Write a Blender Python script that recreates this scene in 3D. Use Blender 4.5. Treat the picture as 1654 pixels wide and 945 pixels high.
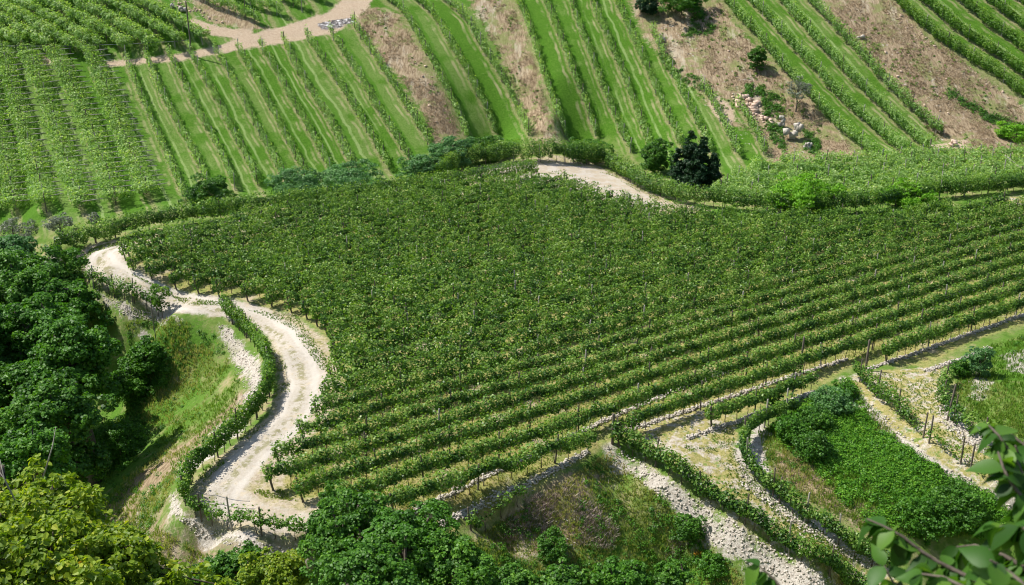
import bpy, math
import numpy as np

# ------------------------------------------------------------------ scene, camera, light
scene = bpy.context.scene
for o in list(bpy.data.objects):
    bpy.data.objects.remove(o)
COL = scene.collection

CAM_H = 33.0
PITCH = math.radians(22)
FPX, CX, CY = 1720.0, 827.0, 472.5
cam_data = bpy.data.cameras.new("camera")
cam = bpy.data.objects.new("camera", cam_data)
COL.objects.link(cam)
cam.location = (0, 0, CAM_H)
cam.rotation_euler = (math.pi / 2 - PITCH, 0, 0)
cam_data.sensor_width = 36.0
cam_data.lens = 36.0 * FPX / 1654.0
cam_data.clip_start = 0.1
cam_data.clip_end = 3000
cam_data.dof.use_dof = True
cam_data.dof.focus_distance = 75
cam_data.dof.aperture_fstop = 7.5
scene.camera = cam

SUN_EL = math.radians(56)
SUN_AZ = np.array([-0.965, 0.26])          # horizontal direction towards the sun
SUN_AZ = SUN_AZ / np.linalg.norm(SUN_AZ)
world = bpy.data.worlds.new("World")
scene.world = world
world.use_nodes = True
wn = world.node_tree
bg = wn.nodes["Background"]
sky = wn.nodes.new("ShaderNodeTexSky")
sky.sky_type = 'NISHITA'
sky.sun_disc = False
sky.sun_elevation = SUN_EL
sky.sun_rotation = math.atan2(SUN_AZ[0], SUN_AZ[1])
sky.air_density = 1.0
sky.dust_density = 1.2
wn.links.new(sky.outputs[0], bg.inputs[0])
bg.inputs[1].default_value = 0.11
sun_d = bpy.data.lights.new("sun", 'SUN')
sun_d.energy = 5.0
sun_d.angle = math.radians(0.53)
sun_d.color = (1.0, 0.95, 0.87)
sun = bpy.data.objects.new("sun", sun_d)
COL.objects.link(sun)
S = np.array([SUN_AZ[0] * math.cos(SUN_EL), SUN_AZ[1] * math.cos(SUN_EL), math.sin(SUN_EL)])
from mathutils import Vector
sun.rotation_euler = Vector(S).to_track_quat('Z', 'Y').to_euler()
scene.view_settings.view_transform = 'Standard'
scene.view_settings.look = 'None'
scene.view_settings.gamma = 1
scene.view_settings.exposure = 0.50
scene.view_settings.use_curve_mapping = False
scene.render.engine = 'CYCLES'
scene.cycles.max_bounces = 5
scene.cycles.diffuse_bounces = 3
scene.cycles.transmission_bounces = 3
scene.cycles.use_denoising = True
scene.cycles.denoising_prefilter = 'ACCURATE'
scene.cycles.filter_width = 1.1
scene.cycles.sample_clamp_indirect = 4

RNG = np.random.default_rng(11)

# ------------------------------------------------------------------ noise and geometry helpers
def hash2(ix, iy, seed):
    h = (ix.astype(np.int64) * 374761393 + iy.astype(np.int64) * 668265263 + seed * 982451653) & 0xffffffff
    h = ((h ^ (h >> 13)) * 1274126177) & 0xffffffff
    return ((h ^ (h >> 16)) & 0xffff) / 65535.0

def vnoise(x, y, seed=0):
    x = np.asarray(x, float); y = np.asarray(y, float)
    ix = np.floor(x); iy = np.floor(y)
    fx = x - ix; fy = y - iy
    fx = fx * fx * (3 - 2 * fx); fy = fy * fy * (3 - 2 * fy)
    a = hash2(ix, iy, seed); b = hash2(ix + 1, iy, seed)
    c = hash2(ix, iy + 1, seed); d = hash2(ix + 1, iy + 1, seed)
    return (a * (1 - fx) + b * fx) * (1 - fy) + (c * (1 - fx) + d * fx) * fy

def fbm(x, y, seed=0, o=3):
    s = 0; a = 0.5
    for k in range(o):
        s = s + a * vnoise(x * 2 ** k, y * 2 ** k, seed + k); a *= 0.5
    return s / (1 - 0.5 ** o)

def sstep(a, b, x):
    t = np.clip((x - a) / (b - a), 0, 1)
    return t * t * (3 - 2 * t)

def rays(p):
    p = np.atleast_2d(np.asarray(p, float))
    a = (p[:, 0] - CX) / FPX; b = -(p[:, 1] - CY) / FPX
    return np.stack([a, math.cos(PITCH) + b * math.sin(PITCH), -math.sin(PITCH) + b * math.cos(PITCH)], 1)

def on_plane(px, py, z):
    d = rays([(px, py)])[0]
    t = (z - CAM_H) / d[2]
    return d[0] * t, d[1] * t, z

def project(P):
    x, y, z = P[:, 0], P[:, 1], P[:, 2] - CAM_H
    dep = y * math.cos(PITCH) - z * math.sin(PITCH)
    up = y * math.sin(PITCH) + z * math.cos(PITCH)
    dep = np.where(dep > 0.5, dep, 0.5)
    return CX + FPX * x / dep, CY - FPX * up / dep

def densify(pl, step):
    pl = np.asarray(pl, float)
    seg = np.linalg.norm(np.diff(pl, axis=0), axis=1)
    s = np.concatenate([[0], np.cumsum(seg)])
    n = max(2, int(s[-1] / step) + 1)
    t = np.linspace(0, s[-1], n)
    return np.stack([np.interp(t, s, pl[:, k]) for k in range(pl.shape[1])], 1)

def smooth_line(pl, step=8, it=6):
    q = densify(pl, step)
    for _ in range(it):
        q[1:-1] = 0.25 * q[:-2] + 0.5 * q[1:-1] + 0.25 * q[2:]
    return q

# ------------------------------------------------------------------ terrain heights
CP = []
for (x, y, z) in [
    # plateau with the big vineyard and the gravel road
    (120, 425, 0), (200, 400, 0), (160, 402, 0), (300, 368, 0), (500, 342, 0), (700, 315, 0), (870, 300, 0), (1000, 320, 0),
    (1200, 350, 0), (1400, 350, 0), (1654, 325, 0), (1850, 310, 0), (300, 490, 0), (250, 480, 0), (450, 550, 0), (500, 600, 0),
    (470, 700, 0), (350, 780, 0), (460, 830, 0), (600, 820, 0), (700, 825, -.2), (600, 700, 0), (800, 600, 0), (1000, 500, 0),
    (1200, 600, 0), (1000, 650, 0), (1380, 580, 0), (1654, 515, 0), (1850, 440, 0), (1400, 450, 0), (800, 450, 0),
    (600, 450, 0), (400, 430, 0), (1500, 580, 0), (800, 730, 0), (1100, 400, 0), (1250, 480, 0), (1130, 650, 0), (1290, 600, 0),
    (830, 765, -.35), (985, 700, -.2), (745, 860, -.9), (900, 725, -.25),
    (560, 812, 0), (640, 806, 0), (700, 795, -.05), (520, 800, 0), (600, 765, 0), (780, 755, -.1), (860, 715, -.1), (640, 840, -.15), (560, 835, 0), (700, 845, -.3), (620, 850, -.3),
    # bank below the road, to the wood
    (365, 510, 0), (430, 580, 0), (437, 640, 0), (380, 706, 0), (312, 760, 0), (297, 800, -.1), (300, 835, -.3), (400, 863, -.3), (490, 876, -.4),
    (340, 540, -1.0), (395, 605, -1.7), (385, 662, -1.9), (335, 705, -1.8), (275, 765, -1.2), (268, 845, -1.0), (330, 885, -.9), (420, 905, -.9),
    (250, 560, -3), (300, 620, -4.2), (280, 700, -4.6), (230, 760, -4.8), (180, 810, -5.4), (230, 880, -3.6), (330, 930, -3.0), (450, 940, -2.4),
    (200, 640, -7), (150, 720, -9), (100, 780, -10.5), (60, 700, -12), (0, 600, -12), (0, 760, -13), (100, 600, -9), (120, 500, -5),
    (60, 450, -5), (140, 462, 0), (200, 486, 0), (270, 513, 0), (195, 505, -1.1), (245, 535, -1.5), (90, 405, 0), (72, 430, -2), (40, 400, -4.5),
    (0, 400, -6), (0, 480, -9), (-250, 450, -12), (-250, 700, -15), (120, 860, -8), (0, 900, -13),
    # bank under the lowest rows
    (480, 830, 0), (430, 842, 0), (560, 852, -.1), (500, 860, -.15), (800, 862, -1.3), (910, 805, -1.2), (870, 770, -.35), (800, 812, -.45), (755, 845, -.6), (930, 738, -.3), (720, 845, -.4), (960, 718, -.25), (900, 850, -2.6), (1000, 765, -1.7), (1050, 850, -3.3), (950, 940, -4.6), (700, 930, -3.6),
    (1100, 945, -6.2), (600, 900, -2.0), (800, 940, -5.6), (550, 945, -3.2),
    # terraces in the near corner
    (1000, 717, -.3), (1100, 780, -1.1), (1205, 850, -2.2), (1330, 925, -3.5), (1450, 990, -4.7),
    (1050, 792, -1.7), (1150, 872, -3.1), (1250, 940, -4.4), (1370, 1000, -6.4),
    (1070, 708, -.15), (1150, 728, -.5), (1165, 770, -1.0), (1250, 828, -2.0), (1350, 898, -3.2), (1430, 945, -4.0),
    (1285, 672, -.1), (1200, 714, -.4), (1211, 773, -1.1), (1309, 850, -2.3), (1400, 905, -3.4),
    (1350, 720, -.7), (1300, 775, -1.2), (1400, 830, -2.0), (1450, 870, -2.7), (1300, 700, -.3),
    (1377, 612, 0), (1440, 668, -.25), (1500, 720, -.6), (1567, 762, -1.1), (1650, 805, -1.7),
    (1380, 655, -.5), (1450, 705, -.95), (1530, 775, -1.6), (1610, 822, -2.3),
    (1450, 625, 0), (1480, 662, -.1), (1540, 720, -.55), (1600, 760, -1.0), (1520, 640, .1), (1560, 697, -.2), (1640, 750, -.8),
    (1600, 640, .7), (1654, 600, .5), (1654, 700, .3), (1570, 600, .1), (1750, 650, .9),
    (1600, 900, -5), (1750, 900, -5), (1500, 900, -4),
    # foot of the far slope
    (60, 340, -2), (200, 338, -1.6), (330, 325, -1.4), (500, 300, -1.8), (640, 280, -1.4), (-200, 360, -3), (800, 236, -1), (920, 240, -.8), (1050, 262, -.8),
    (1180, 285, -.2), (1400, 285, .3), (1654, 272, .8), (1850, 265, 1.5),
]:
    CP.append(on_plane(x, y, z))
for px in (-350, -100, 100, 300, 500, 700, 900, 1100, 1300, 1500, 1700, 1950):
    for py in (-60, 0, 60, 120, 180, 225):
        if px < 300 and py > 200: continue
        d = rays([(px, py)])[0]
        k = 0.52
        t = (-2 - 121 * k - CAM_H) / (d[2] - k * d[1])
        CP.append((d[0] * t, d[1] * t, CAM_H + d[2] * t + 0.9 * math.sin(px / 160.0)))
for p in [(0, 0, 31), (0, 14, 17), (0, 28, 3), (0, 41, -8), (-30, 0, 28), (-30, 25, 3), (-40, 45, -12), (40, 0, 30), (20, 25, 5), (30, 40, -6),
          (-90, 20, 0), (90, 20, 6), (80, 50, -3), (0, 260, 70), (-150, 260, 70), (170, 260, 75), (-160, 120, -2), (200, 100, 4),
          (0, 420, 130), (-400, 400, 120), (400, 400, 130), (-400, 50, 0), (400, 50, 10), (0, -80, 60), (-200, -60, 50), (200, -60, 60)]:
    CP.append(p)
CP = np.array(CP)

def _phi(A, B):
    return np.sqrt(((A[:, None, :] - B[None, :, :]) ** 2).sum(2) + 0.6)
_n = len(CP)
_A = np.zeros((_n + 3, _n + 3))
_A[:_n, :_n] = _phi(CP[:, :2], CP[:, :2]) + np.eye(_n) * -0.12
_A[:_n, _n] = 1; _A[_n, :_n] = 1
_A[:_n, _n + 1:] = CP[:, :2]; _A[_n + 1:, :_n] = CP[:, :2].T
_w = np.linalg.solve(_A, np.concatenate([CP[:, 2], [0, 0, 0]]))
GX0, GY0, GS = -150.0, -40.0, 0.8
GNX, GNY = 400, 330
_gx = GX0 + GS * np.arange(GNX); _gy = GY0 + GS * np.arange(GNY)
HG = np.zeros((GNY, GNX))
for j in range(GNY):
    Q = np.stack([_gx, np.full(GNX, _gy[j])], 1)
    HG[j] = _phi(Q, CP[:, :2]) @ _w[:_n] + _w[_n] + Q @ _w[_n + 1:]

U = rays([(3700, -223)])[0][:2]; U = U / np.linalg.norm(U)      # direction of the big field's rows
N = np.array([U[1], -U[0]])

def height(x, y):
    x = np.asarray(x, float); y = np.asarray(y, float)
    fx = np.clip((x - GX0) / GS, 0, GNX - 1.001); fy = np.clip((y - GY0) / GS, 0, GNY - 1.001)
    ix = fx.astype(int); iy = fy.astype(int); fx = fx - ix; fy = fy - iy
    h = (HG[iy, ix] * (1 - fx) + HG[iy, ix + 1] * fx) * (1 - fy) + (HG[iy + 1, ix] * (1 - fx) + HG[iy + 1, ix + 1] * fx) * fy
    out = np.maximum(np.maximum(GX0 - x, x - (GX0 + GS * (GNX - 1))), np.maximum(y - (GY0 + GS * (GNY - 1)), 0))
    h = h + 0.3 * np.maximum(out, 0)
    h = h + 0.10 * (fbm(x * 0.6, y * 0.6, 3) - 0.5) + 0.05 * (vnoise(x * 2.3, y * 2.3, 9) - 0.5)
    return h

def unproj(p):
    d = rays(p)
    n = len(d)
    t = np.full(n, 30.0); lo = t.copy(); done = np.zeros(n, bool)
    hi = np.full(n, 400.0)
    for k in range(700):
        P = d * t[:, None]
        below = (CAM_H + P[:, 2]) < height(P[:, 0], P[:, 1])
        new = below & ~done
        hi[new] = t[new]; done |= new
        lo = np.where(done, lo, t)
        t = np.where(done, t, t + 0.5)
        if done.all(): break
    for _ in range(12):
        m = (lo + hi) / 2
        P = d * m[:, None]
        b = (CAM_H + P[:, 2]) < height(P[:, 0], P[:, 1])
        hi = np.where(b, m, hi); lo = np.where(b, lo, m)
    P = d * hi[:, None]
    return np.stack([P[:, 0], P[:, 1], height(P[:, 0], P[:, 1])], 1)

def ground_line(img, step=8, it=4, wstep=0.5):
    P = unproj(smooth_line(img, step, it))
    q = densify(P[:, :2], wstep)
    if len(q) > 6:
        for _ in range(3):
            q[1:-1] = 0.25 * q[:-2] + 0.5 * q[1:-1] + 0.25 * q[2:]
    return np.column_stack([q, height(q[:, 0], q[:, 1])])

def px_scale(P):
    return FPX / np.linalg.norm(P - np.array([0, 0, CAM_H]))

def poly_sdf(P, poly):
    """signed distance (positive inside) of the points P to the closed polygon, in metres"""
    poly = np.asarray(poly)[:, :2]
    d = np.full(len(P), 1e9); inside = np.zeros(len(P), bool)
    for i in range(len(poly)):
        a = poly[i]; b = poly[(i + 1) % len(poly)]
        ab = b - a
        t = np.clip(((P - a) @ ab) / max(ab @ ab, 1e-9), 0, 1)
        d = np.minimum(d, np.hypot(P[:, 0] - a[0] - t * ab[0], P[:, 1] - a[1] - t * ab[1]))
        c = ((a[1] > P[:, 1]) != (b[1] > P[:, 1]))
        with np.errstate(divide='ignore', invalid='ignore'):
            xx = (b[0] - a[0]) * (P[:, 1] - a[1]) / (b[1] - a[1]) + a[0]
        inside ^= c & (P[:, 0] < xx)
    return np.where(inside, d, -d)

def wpoly(img):
    return unproj(np.asarray(img, float))[:, :2]

# ------------------------------------------------------------------ far rows, read off the photograph (pixel, top to bottom)
WIDE = [
    [(-70, 110), (-52, 155), (-40, 219), (-24, 282), (-8, 350)],
    [(-30, 100), (-12, 160), (0, 219), (14, 282), (28, 350)],
    [(5, 88), (24, 155), (41, 219), (60, 282), (76, 345)],
    [(45, 92), (60, 124), (84, 187), (103, 250), (124, 314), (136, 345)],
    [(88, 92), (97, 110), (121, 155), (149, 219), (171, 282), (190, 338)],
    [(140, 86), (152, 104), (175, 155), (197, 219), (222, 282), (243, 326)],
]
THIN = [
    [(203, 98), (222, 149), (241, 193), (263, 244), (283, 289), (298, 325)],
    [(236, 96), (254, 143), (276, 187), (298, 228), (321, 270), (336, 305)],
    [(273, 93), (295, 139), (317, 184), (340, 222), (359, 260), (380, 308)],
    [(306, 89), (327, 127), (352, 171), (371, 212), (394, 254), (418, 302)],
    [(347, 87), (371, 127), (394, 171), (416, 216), (435, 250), (460, 296)],
    [(381, 79), (403, 117), (429, 165), (451, 209), (473, 250), (497, 293)],
    [(419, 77), (444, 117), (469, 165), (491, 203), (513, 241), (535, 285)],
    [(456, 68), (479, 117), (504, 159), (526, 190), (545, 229), (570, 275)],
    [(494, 62), (517, 98), (545, 137), (571, 178), (593, 216), (615, 254), (628, 278)],
    [(533, 56), (555, 92), (583, 133), (602, 171), (628, 209), (647, 241), (662, 266)],
    [(569, 39), (587, 70), (606, 98), (628, 133), (650, 168), (672, 203), (697, 244)],
    [(612, -14), (621, 0), (647, 16), (666, 48), (685, 83), (707, 124), (726, 162), (745, 203), (755, 228)],
    [(645, -14), (669, 0), (691, 19), (706, 37), (725, 73), (748, 111), (767, 149), (786, 187), (802, 224)],
    [(695, -14), (722, 6), (751, 32), (767, 63), (789, 98), (814, 137), (833, 178), (855, 222)],
    [(827, -18), (833, 0), (846, 29), (859, 63), (871, 108), (887, 152), (903, 197), (915, 226)],
    [(872, -18), (878, 0), (890, 32), (906, 70), (922, 114), (935, 149), (951, 190), (964, 226)],
    [(912, -18), (919, 0), (932, 41), (951, 89), (967, 133), (983, 171), (1000, 213), (1018, 248)],
    [(948, -18), (956, 10), (979, 67), (1001, 114), (1020, 165), (1036, 209), (1052, 250)],
    [(983, -18), (994, 6), (1010, 41), (1029, 83), (1048, 127), (1067, 171), (1086, 211), (1100, 240)],
    [(1053, 55), (1074, 102), (1093, 140), (1115, 184), (1134, 222), (1149, 254)],
    [(1131, 137), (1147, 165), (1166, 203), (1185, 241), (1195, 258)],
    [(1192, 172), (1210, 203), (1226, 235), (1236, 254)],
]
FULL = [
    [(1158, -16), (1169, 3), (1191, 29), (1213, 51), (1236, 80), (1267, 118), (1299, 152), (1328, 184), (1356, 212), (1385, 235), (1412, 258)],
    [(1195, -14), (1213, 5), (1245, 40), (1277, 76), (1309, 108), (1340, 146), (1372, 177), (1404, 206), (1443, 238), (1478, 260)],
    [(1245, -14), (1261, 5), (1293, 40), (1321, 75), (1353, 107), (1385, 142), (1417, 170), (1449, 204), (1475, 226), (1500, 246)],
    [(1295, -10), (1306, 6), (1328, 26), (1353, 55), (1379, 80), (1404, 110), (1429, 138), (1448, 157), (1475, 183), (1497, 202), (1520, 222)],
    [(1428, -14), (1446, 4), (1475, 33), (1503, 56), (1532, 78), (1570, 101), (1608, 123), (1640, 149), (1720, 205)],
    [(1470, -14), (1490, 4), (1519, 30), (1551, 56), (1586, 79), (1617, 98), (1654, 127), (1720, 172)],
    [(1527, -14), (1548, 4), (1579, 30), (1608, 53), (1640, 73), (1720, 128)],
    [(1575, -14), (1595, 4), (1624, 27), (1654, 49), (1720, 92)],
    [(1625, -14), (1646, 4), (1700, 40)],
]
ALLROWS = WIDE + THIN + FULL

# ------------------------------------------------------------------ ground sheet
ys = np.concatenate([np.linspace(-60, 40, 26)[:-1], np.linspace(40, 72, 210)[:-1], np.linspace(72, 118, 200)[:-1],
                     np.linspace(118, 172, 230)[:-1], np.linspace(172, 420, 40)])
ks = np.concatenate([np.linspace(-3.2, -0.55, 40)[:-1], np.linspace(-0.55, 0.55, 820), np.linspace(0.55, 3.2, 40)[1:]])
YY, KK = np.meshgrid(ys, ks, indexing='ij')
XX = (np.maximum(YY, -20) + 30) * KK
gx = XX.ravel(); gy = YY.ravel()
GP = np.stack([gx, gy], 1)
gz = height(gx, gy)
near = (np.abs(KK.ravel()) < 0.6) & (gy > 38) & (gy < 175)
idx_near = np.nonzero(near)[0]
Pn = GP[idx_near]

def region(polys, soft=0.5):
    out = np.zeros(len(GP))
    best = np.full(len(Pn), -1e9)
    for pl in polys:
        w = wpoly(pl)
        lo = w.min(0) - 3; hi = w.max(0) + 3
        m = (Pn[:, 0] > lo[0]) & (Pn[:, 0] < hi[0]) & (Pn[:, 1] > lo[1]) & (Pn[:, 1] < hi[1])
        if m.any():
            best[m] = np.maximum(best[m], poly_sdf(Pn[m], w))
    out[idx_near] = np.clip(best / soft * 0.5 + 0.5, 0, 1)
    return out

A = {}
A['road'] = region([
    [(330, 815), (345, 765), (400, 712), (448, 668), (466, 620), (460, 582), (438, 547), (405, 520), (350, 510), (290, 506), (240, 492), (175, 460), (132, 434), (122, 418), (146, 400), (200, 392),
     (208, 402), (200, 415), (208, 432), (250, 452), (310, 474), (380, 484), (430, 498), (478, 526), (516, 566), (533, 602), (522, 642), (490, 692), (428, 745), (395, 790), (430, 815), (520, 830), (505, 862), (440, 862), (370, 845)],
    [(740, 277), (800, 266), (870, 265), (930, 266), (980, 276), (1010, 293), (1050, 318), (1075, 332), (1040, 340), (1000, 335), (940, 310), (880, 300), (800, 290)],
], 0.9)
A['verge'] = region([
    [(312, 820), (322, 770), (375, 722), (436, 668), (448, 640), (450, 600), (440, 565), (425, 532), (395, 512), (360, 512), (300, 504), (220, 480), (150, 455), (118, 432), (116, 418), (140, 398), (200, 386),
     (212, 402), (206, 428), (250, 455), (330, 484), (400, 492), (470, 505), (530, 550), (556, 605), (545, 650), (520, 690), (475, 750), (455, 800), (560, 815), (700, 840), (690, 870), (520, 880), (440, 872), (330, 838)],
    [(690, 300), (740, 272), (840, 258), (950, 258), (1010, 285), (1080, 325), (1150, 340), (1100, 350), (1000, 345), (880, 310)],
    [(205, 385), (420, 350), (870, 292), (870, 306), (600, 340), (215, 402)],
], 0.8)
A['path'] = region([
    [(1020, 695), (1120, 662), (1185, 672), (1190, 700), (1182, 735), (1205, 782), (1300, 852), (1430, 925), (1480, 970), (1420, 975), (1330, 918), (1200, 842), (1100, 768), (1010, 714)],
    [(1395, 600), (1500, 592), (1540, 590), (1518, 640), (1530, 684), (1600, 740), (1710, 810), (1690, 850), (1580, 785), (1500, 735), (1430, 680), (1380, 630), (1372, 608)],
    [(1600, 318), (1700, 316), (1700, 332), (1600, 332)],
    [(650, 848), (700, 832), (720, 845), (700, 870)],
], 0.7)
A['rock'] = region([
    [(965, 712), (995, 722), (1100, 790), (1205, 862), (1330, 937), (1420, 985), (1340, 1000), (1230, 945), (1160, 885), (1090, 825), (1030, 770), (975, 738)],
    [(1362, 608), (1385, 628), (1450, 690), (1500, 732), (1570, 778), (1660, 825), (1660, 845), (1590, 805), (1520, 765), (1440, 715), (1385, 672), (1358, 630)],
    [(1182, 730), (1190, 715), (1210, 768), (1300, 840), (1400, 902), (1450, 932), (1400, 920), (1300, 860), (1205, 792)],
    [(350, 522), (372, 530), (412, 575), (427, 620), (410, 660), (345, 700), (330, 705), (392, 655), (404, 612), (375, 565)],
    [(148, 468), (200, 492), (275, 515), (290, 518), (262, 526), (215, 515), (160, 482)],
    [(280, 795), (292, 835), (340, 856), (430, 882), (500, 892), (420, 897), (325, 868), (278, 828)],
    [(76, 412), (90, 408), (98, 432), (82, 442)],
    [(1530, 640), (1560, 690), (1600, 715), (1590, 735), (1535, 700), (1512, 660)],
    [(1575, 600), (1600, 615), (1590, 650), (1565, 645)], [(1625, 575), (1665, 560), (1665, 605), (1630, 600)],
    [(1215, 690), (1235, 680), (1240, 760), (1225, 775), (1205, 735)],
    [(400, 690), (330, 745), (300, 775), (285, 775), (330, 715), (385, 675)],
], 0.7)
A['speck'] = region([
    [(820, 870), (900, 830), (960, 800), (1000, 860), (960, 900), (840, 910)],
    [(180, 830), (240, 820), (260, 870), (220, 900), (180, 870)],
    [(280, 800), (500, 885), (480, 930), (330, 900)],
    [(1060, 800), (1150, 880), (1200, 930), (1130, 900), (1050, 840)],
    [(1040, 20), (1150, 60), (1260, 180), (1330, 250), (1230, 250), (1100, 130)],
    [(1370, 20), (1500, 100), (1640, 260), (1530, 260), (1420, 120)],
    [(270, 0), (320, 5), (410, 50), (300, 35)],
], 1.5)
A['dry'] = region([
    [(1012, -15), (1030, -15), (1060, 60), (1110, 115), (1160, 150), (1195, 205), (1172, 200), (1140, 160), (1090, 115), (1040, 60)],
    [(585, 10), (640, 22), (662, 50), (700, 120), (722, 160), (742, 215), (745, 240), (712, 245), (690, 190), (650, 130), (600, 80), (572, 40)],
    [(750, -15), (822, -15), (845, 40), (868, 110), (895, 200), (902, 232), (865, 235), (850, 185), (818, 110), (790, 50), (762, 10)],
    [(1030, 10), (1150, -15), (1185, 35), (1230, 85), (1290, 140), (1360, 220), (1410, 265), (1250, 262), (1225, 205), (1180, 165), (1120, 130), (1060, 70)],
    [(1320, -15), (1430, -15), (1500, 62), (1570, 110), (1654, 168), (1780, 250), (1654, 275), (1520, 262), (1530, 225), (1450, 145), (1380, 70), (1330, 25)],
    [(300, -10), (350, -5), (430, 45), (400, 52), (340, 35)],
    [(120, 860), (160, 820), (240, 750), (330, 690), (420, 600), (435, 640), (350, 720), (260, 780), (200, 850), (160, 880)],
    [(200, 850), (300, 880), (380, 900), (340, 945), (240, 900)],
    [(850, 780), (960, 770), (940, 860), (840, 900), (760, 880)],
    [(1240, 720), (1330, 760), (1420, 840), (1440, 880), (1340, 830), (1260, 780)],
], 2.2)
A['pink'] = region([
    [(150, 111), (290, 99), (345, 88), (420, 76), (480, 65), (545, 52), (590, 18), (612, -12), (565, -12), (530, 20), (460, 42), (400, 55), (360, 72), (290, 87), (160, 101)],
    [(400, 66), (330, 54), (296, 40), (308, 30), (350, 42), (410, 50)],
    [(110, 98), (60, 92), (60, 104), (120, 110)],
    [(1500, 235), (1560, 225), (1610, 262), (1520, 268)],
    [(1150, 150), (1180, 170), (1190, 195), (1165, 200), (1145, 170)],
], 0.9)
A['ash'] = region([[(512, 38), (535, 33), (570, 28), (575, 36), (540, 46), (518, 48)]], 0.6)
hw = np.vstack([wpoly([(-60, 372), (90, 372), (200, 352), (410, 322), (600, 300), (680, 285), (730, 252), (850, 232), (980, 232), (1060, 270), (1110, 300), (1250, 322), (1654, 290), (1760, 285)]),
                [[150, 110], [380, 110], [380, 410], [-380, 410], [-380, 100], [-110, 100]]])
s = poly_sdf(GP, hw)
A['hill'] = np.clip(s / 1.5 * 0.5 + 0.5, 0, 1)
fw_img = [(436, 802), (455, 747), (497, 714), (520, 674), (533, 647), (545, 602), (540, 562), (525, 540), (496, 517), (457, 500), (424, 494), (392, 486), (358, 482), (306, 474), (264, 461), (224, 446), (200, 427),
          (205, 408), (400, 362), (600, 330), (760, 308), (865, 302), (905, 303), (941, 315), (974, 328), (1025, 340), (1060, 352), (1200, 362), (1420, 360), (1620, 340), (1800, 322),
          (1800, 470), (1654, 524), (1560, 556), (1500, 592), (1435, 586), (1375, 592), (1310, 634), (1140, 692), (1000, 706), (985, 712), (880, 784), (800, 832), (735, 870), (690, 852), (600, 842), (525, 815), (470, 810)]
FIELD = wpoly(fw_img)
s = np.full(len(GP), -50.0); s[idx_near] = poly_sdf(Pn, FIELD)
A['field'] = np.clip(s / 1.0 * 0.5 + 0.5, 0, 1)
A['fieldv'] = (-(GP @ N) - 44.9) / 1.92
RC = smooth_line([(345, 805), (380, 765), (428, 715), (476, 670), (492, 622), (480, 577), (450, 542), (410, 515), (350, 500), (270, 480), (200, 452), (160, 428), (158, 410), (200, 396)], 8, 4)
RC = unproj(RC)[:, :2]
rd = np.full(len(GP), 9.0)
m_ = A['verge'] > 0
if m_.any():
    q_ = GP[m_]; dd = np.full(len(q_), 9.0)
    for a_, b_ in zip(RC[:-1], RC[1:]):
        ab = b_ - a_; t_ = np.clip(((q_ - a_) @ ab) / (ab @ ab + 1e-9), 0, 1)
        dd = np.minimum(dd, np.hypot(q_[:, 0] - a_[0] - t_ * ab[0], q_[:, 1] - a_[1] - t_ * ab[1]))
    rd[m_] = dd
A['roadc'] = rd
lush = region([
    [(150, 520), (280, 510), (350, 520), (330, 620), (330, 660), (230, 760), (120, 850), (60, 840), (60, 700), (180, 640)],
    [(1240, 640), (1370, 615), (1440, 700), (1600, 800), (1640, 860), (1500, 860), (1380, 800), (1260, 720)],
    [(1570, 560), (1700, 530), (1700, 720), (1640, 700)],
    [(750, 860), (900, 760), (975, 745), (930, 800), (860, 820)], [(950, 840), (1100, 830), (1190, 900), (1190, 1000), (900, 1000), (800, 930)],
    [(1080, 330), (1300, 345), (1500, 325), (1700, 312), (1700, 322), (1400, 352), (1090, 348)],
    [(140, 400), (205, 385), (205, 392), (150, 404), (120, 425), (112, 420)],
], 2.5)
A['lush'] = lush

# row coordinate of the far slope: whole numbers on the rows
rowc = np.full(len(GP), 0.5)
m = near & (A['hill'] > 0)
mi = np.nonzero(m)[0]
if len(mi):
    px, py = project(np.column_stack([GP[mi], gz[mi]]))
    X = np.zeros((len(ALLROWS), len(mi)))
    for k, r in enumerate(ALLROWS):
        r = np.array(r, float)
        x = np.interp(py, r[:, 1], r[:, 0])
        s0 = (r[1, 0] - r[0, 0]) / (r[1, 1] - r[0, 1]); s1 = (r[-1, 0] - r[-2, 0]) / (r[-1, 1] - r[-2, 1])
        x = np.where(py < r[0, 1], r[0, 0] + (py - r[0, 1]) * s0, x)
        x = np.where(py > r[-1, 1], r[-1, 0] + (py - r[-1, 1]) * s1, x)
        X[k] = x
    X = np.maximum.accumulate(X, axis=0)
    k = (X <= px[None, :]).sum(0) - 1
    k0 = np.clip(k, 0, len(ALLROWS) - 2)
    a = X[k0, np.arange(len(mi))]; b = X[k0 + 1, np.arange(len(mi))]
    rowc[mi] = k0 + np.clip((px - a) / np.maximum(b - a, 4), 0, 1)
A['rowc'] = rowc

def set_attr(me, name, arr, dom='POINT'):
    a = me.attributes.new(name, 'FLOAT', dom)
    a.data.foreach_set('value', np.ascontiguousarray(arr, dtype=np.float32))

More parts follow.
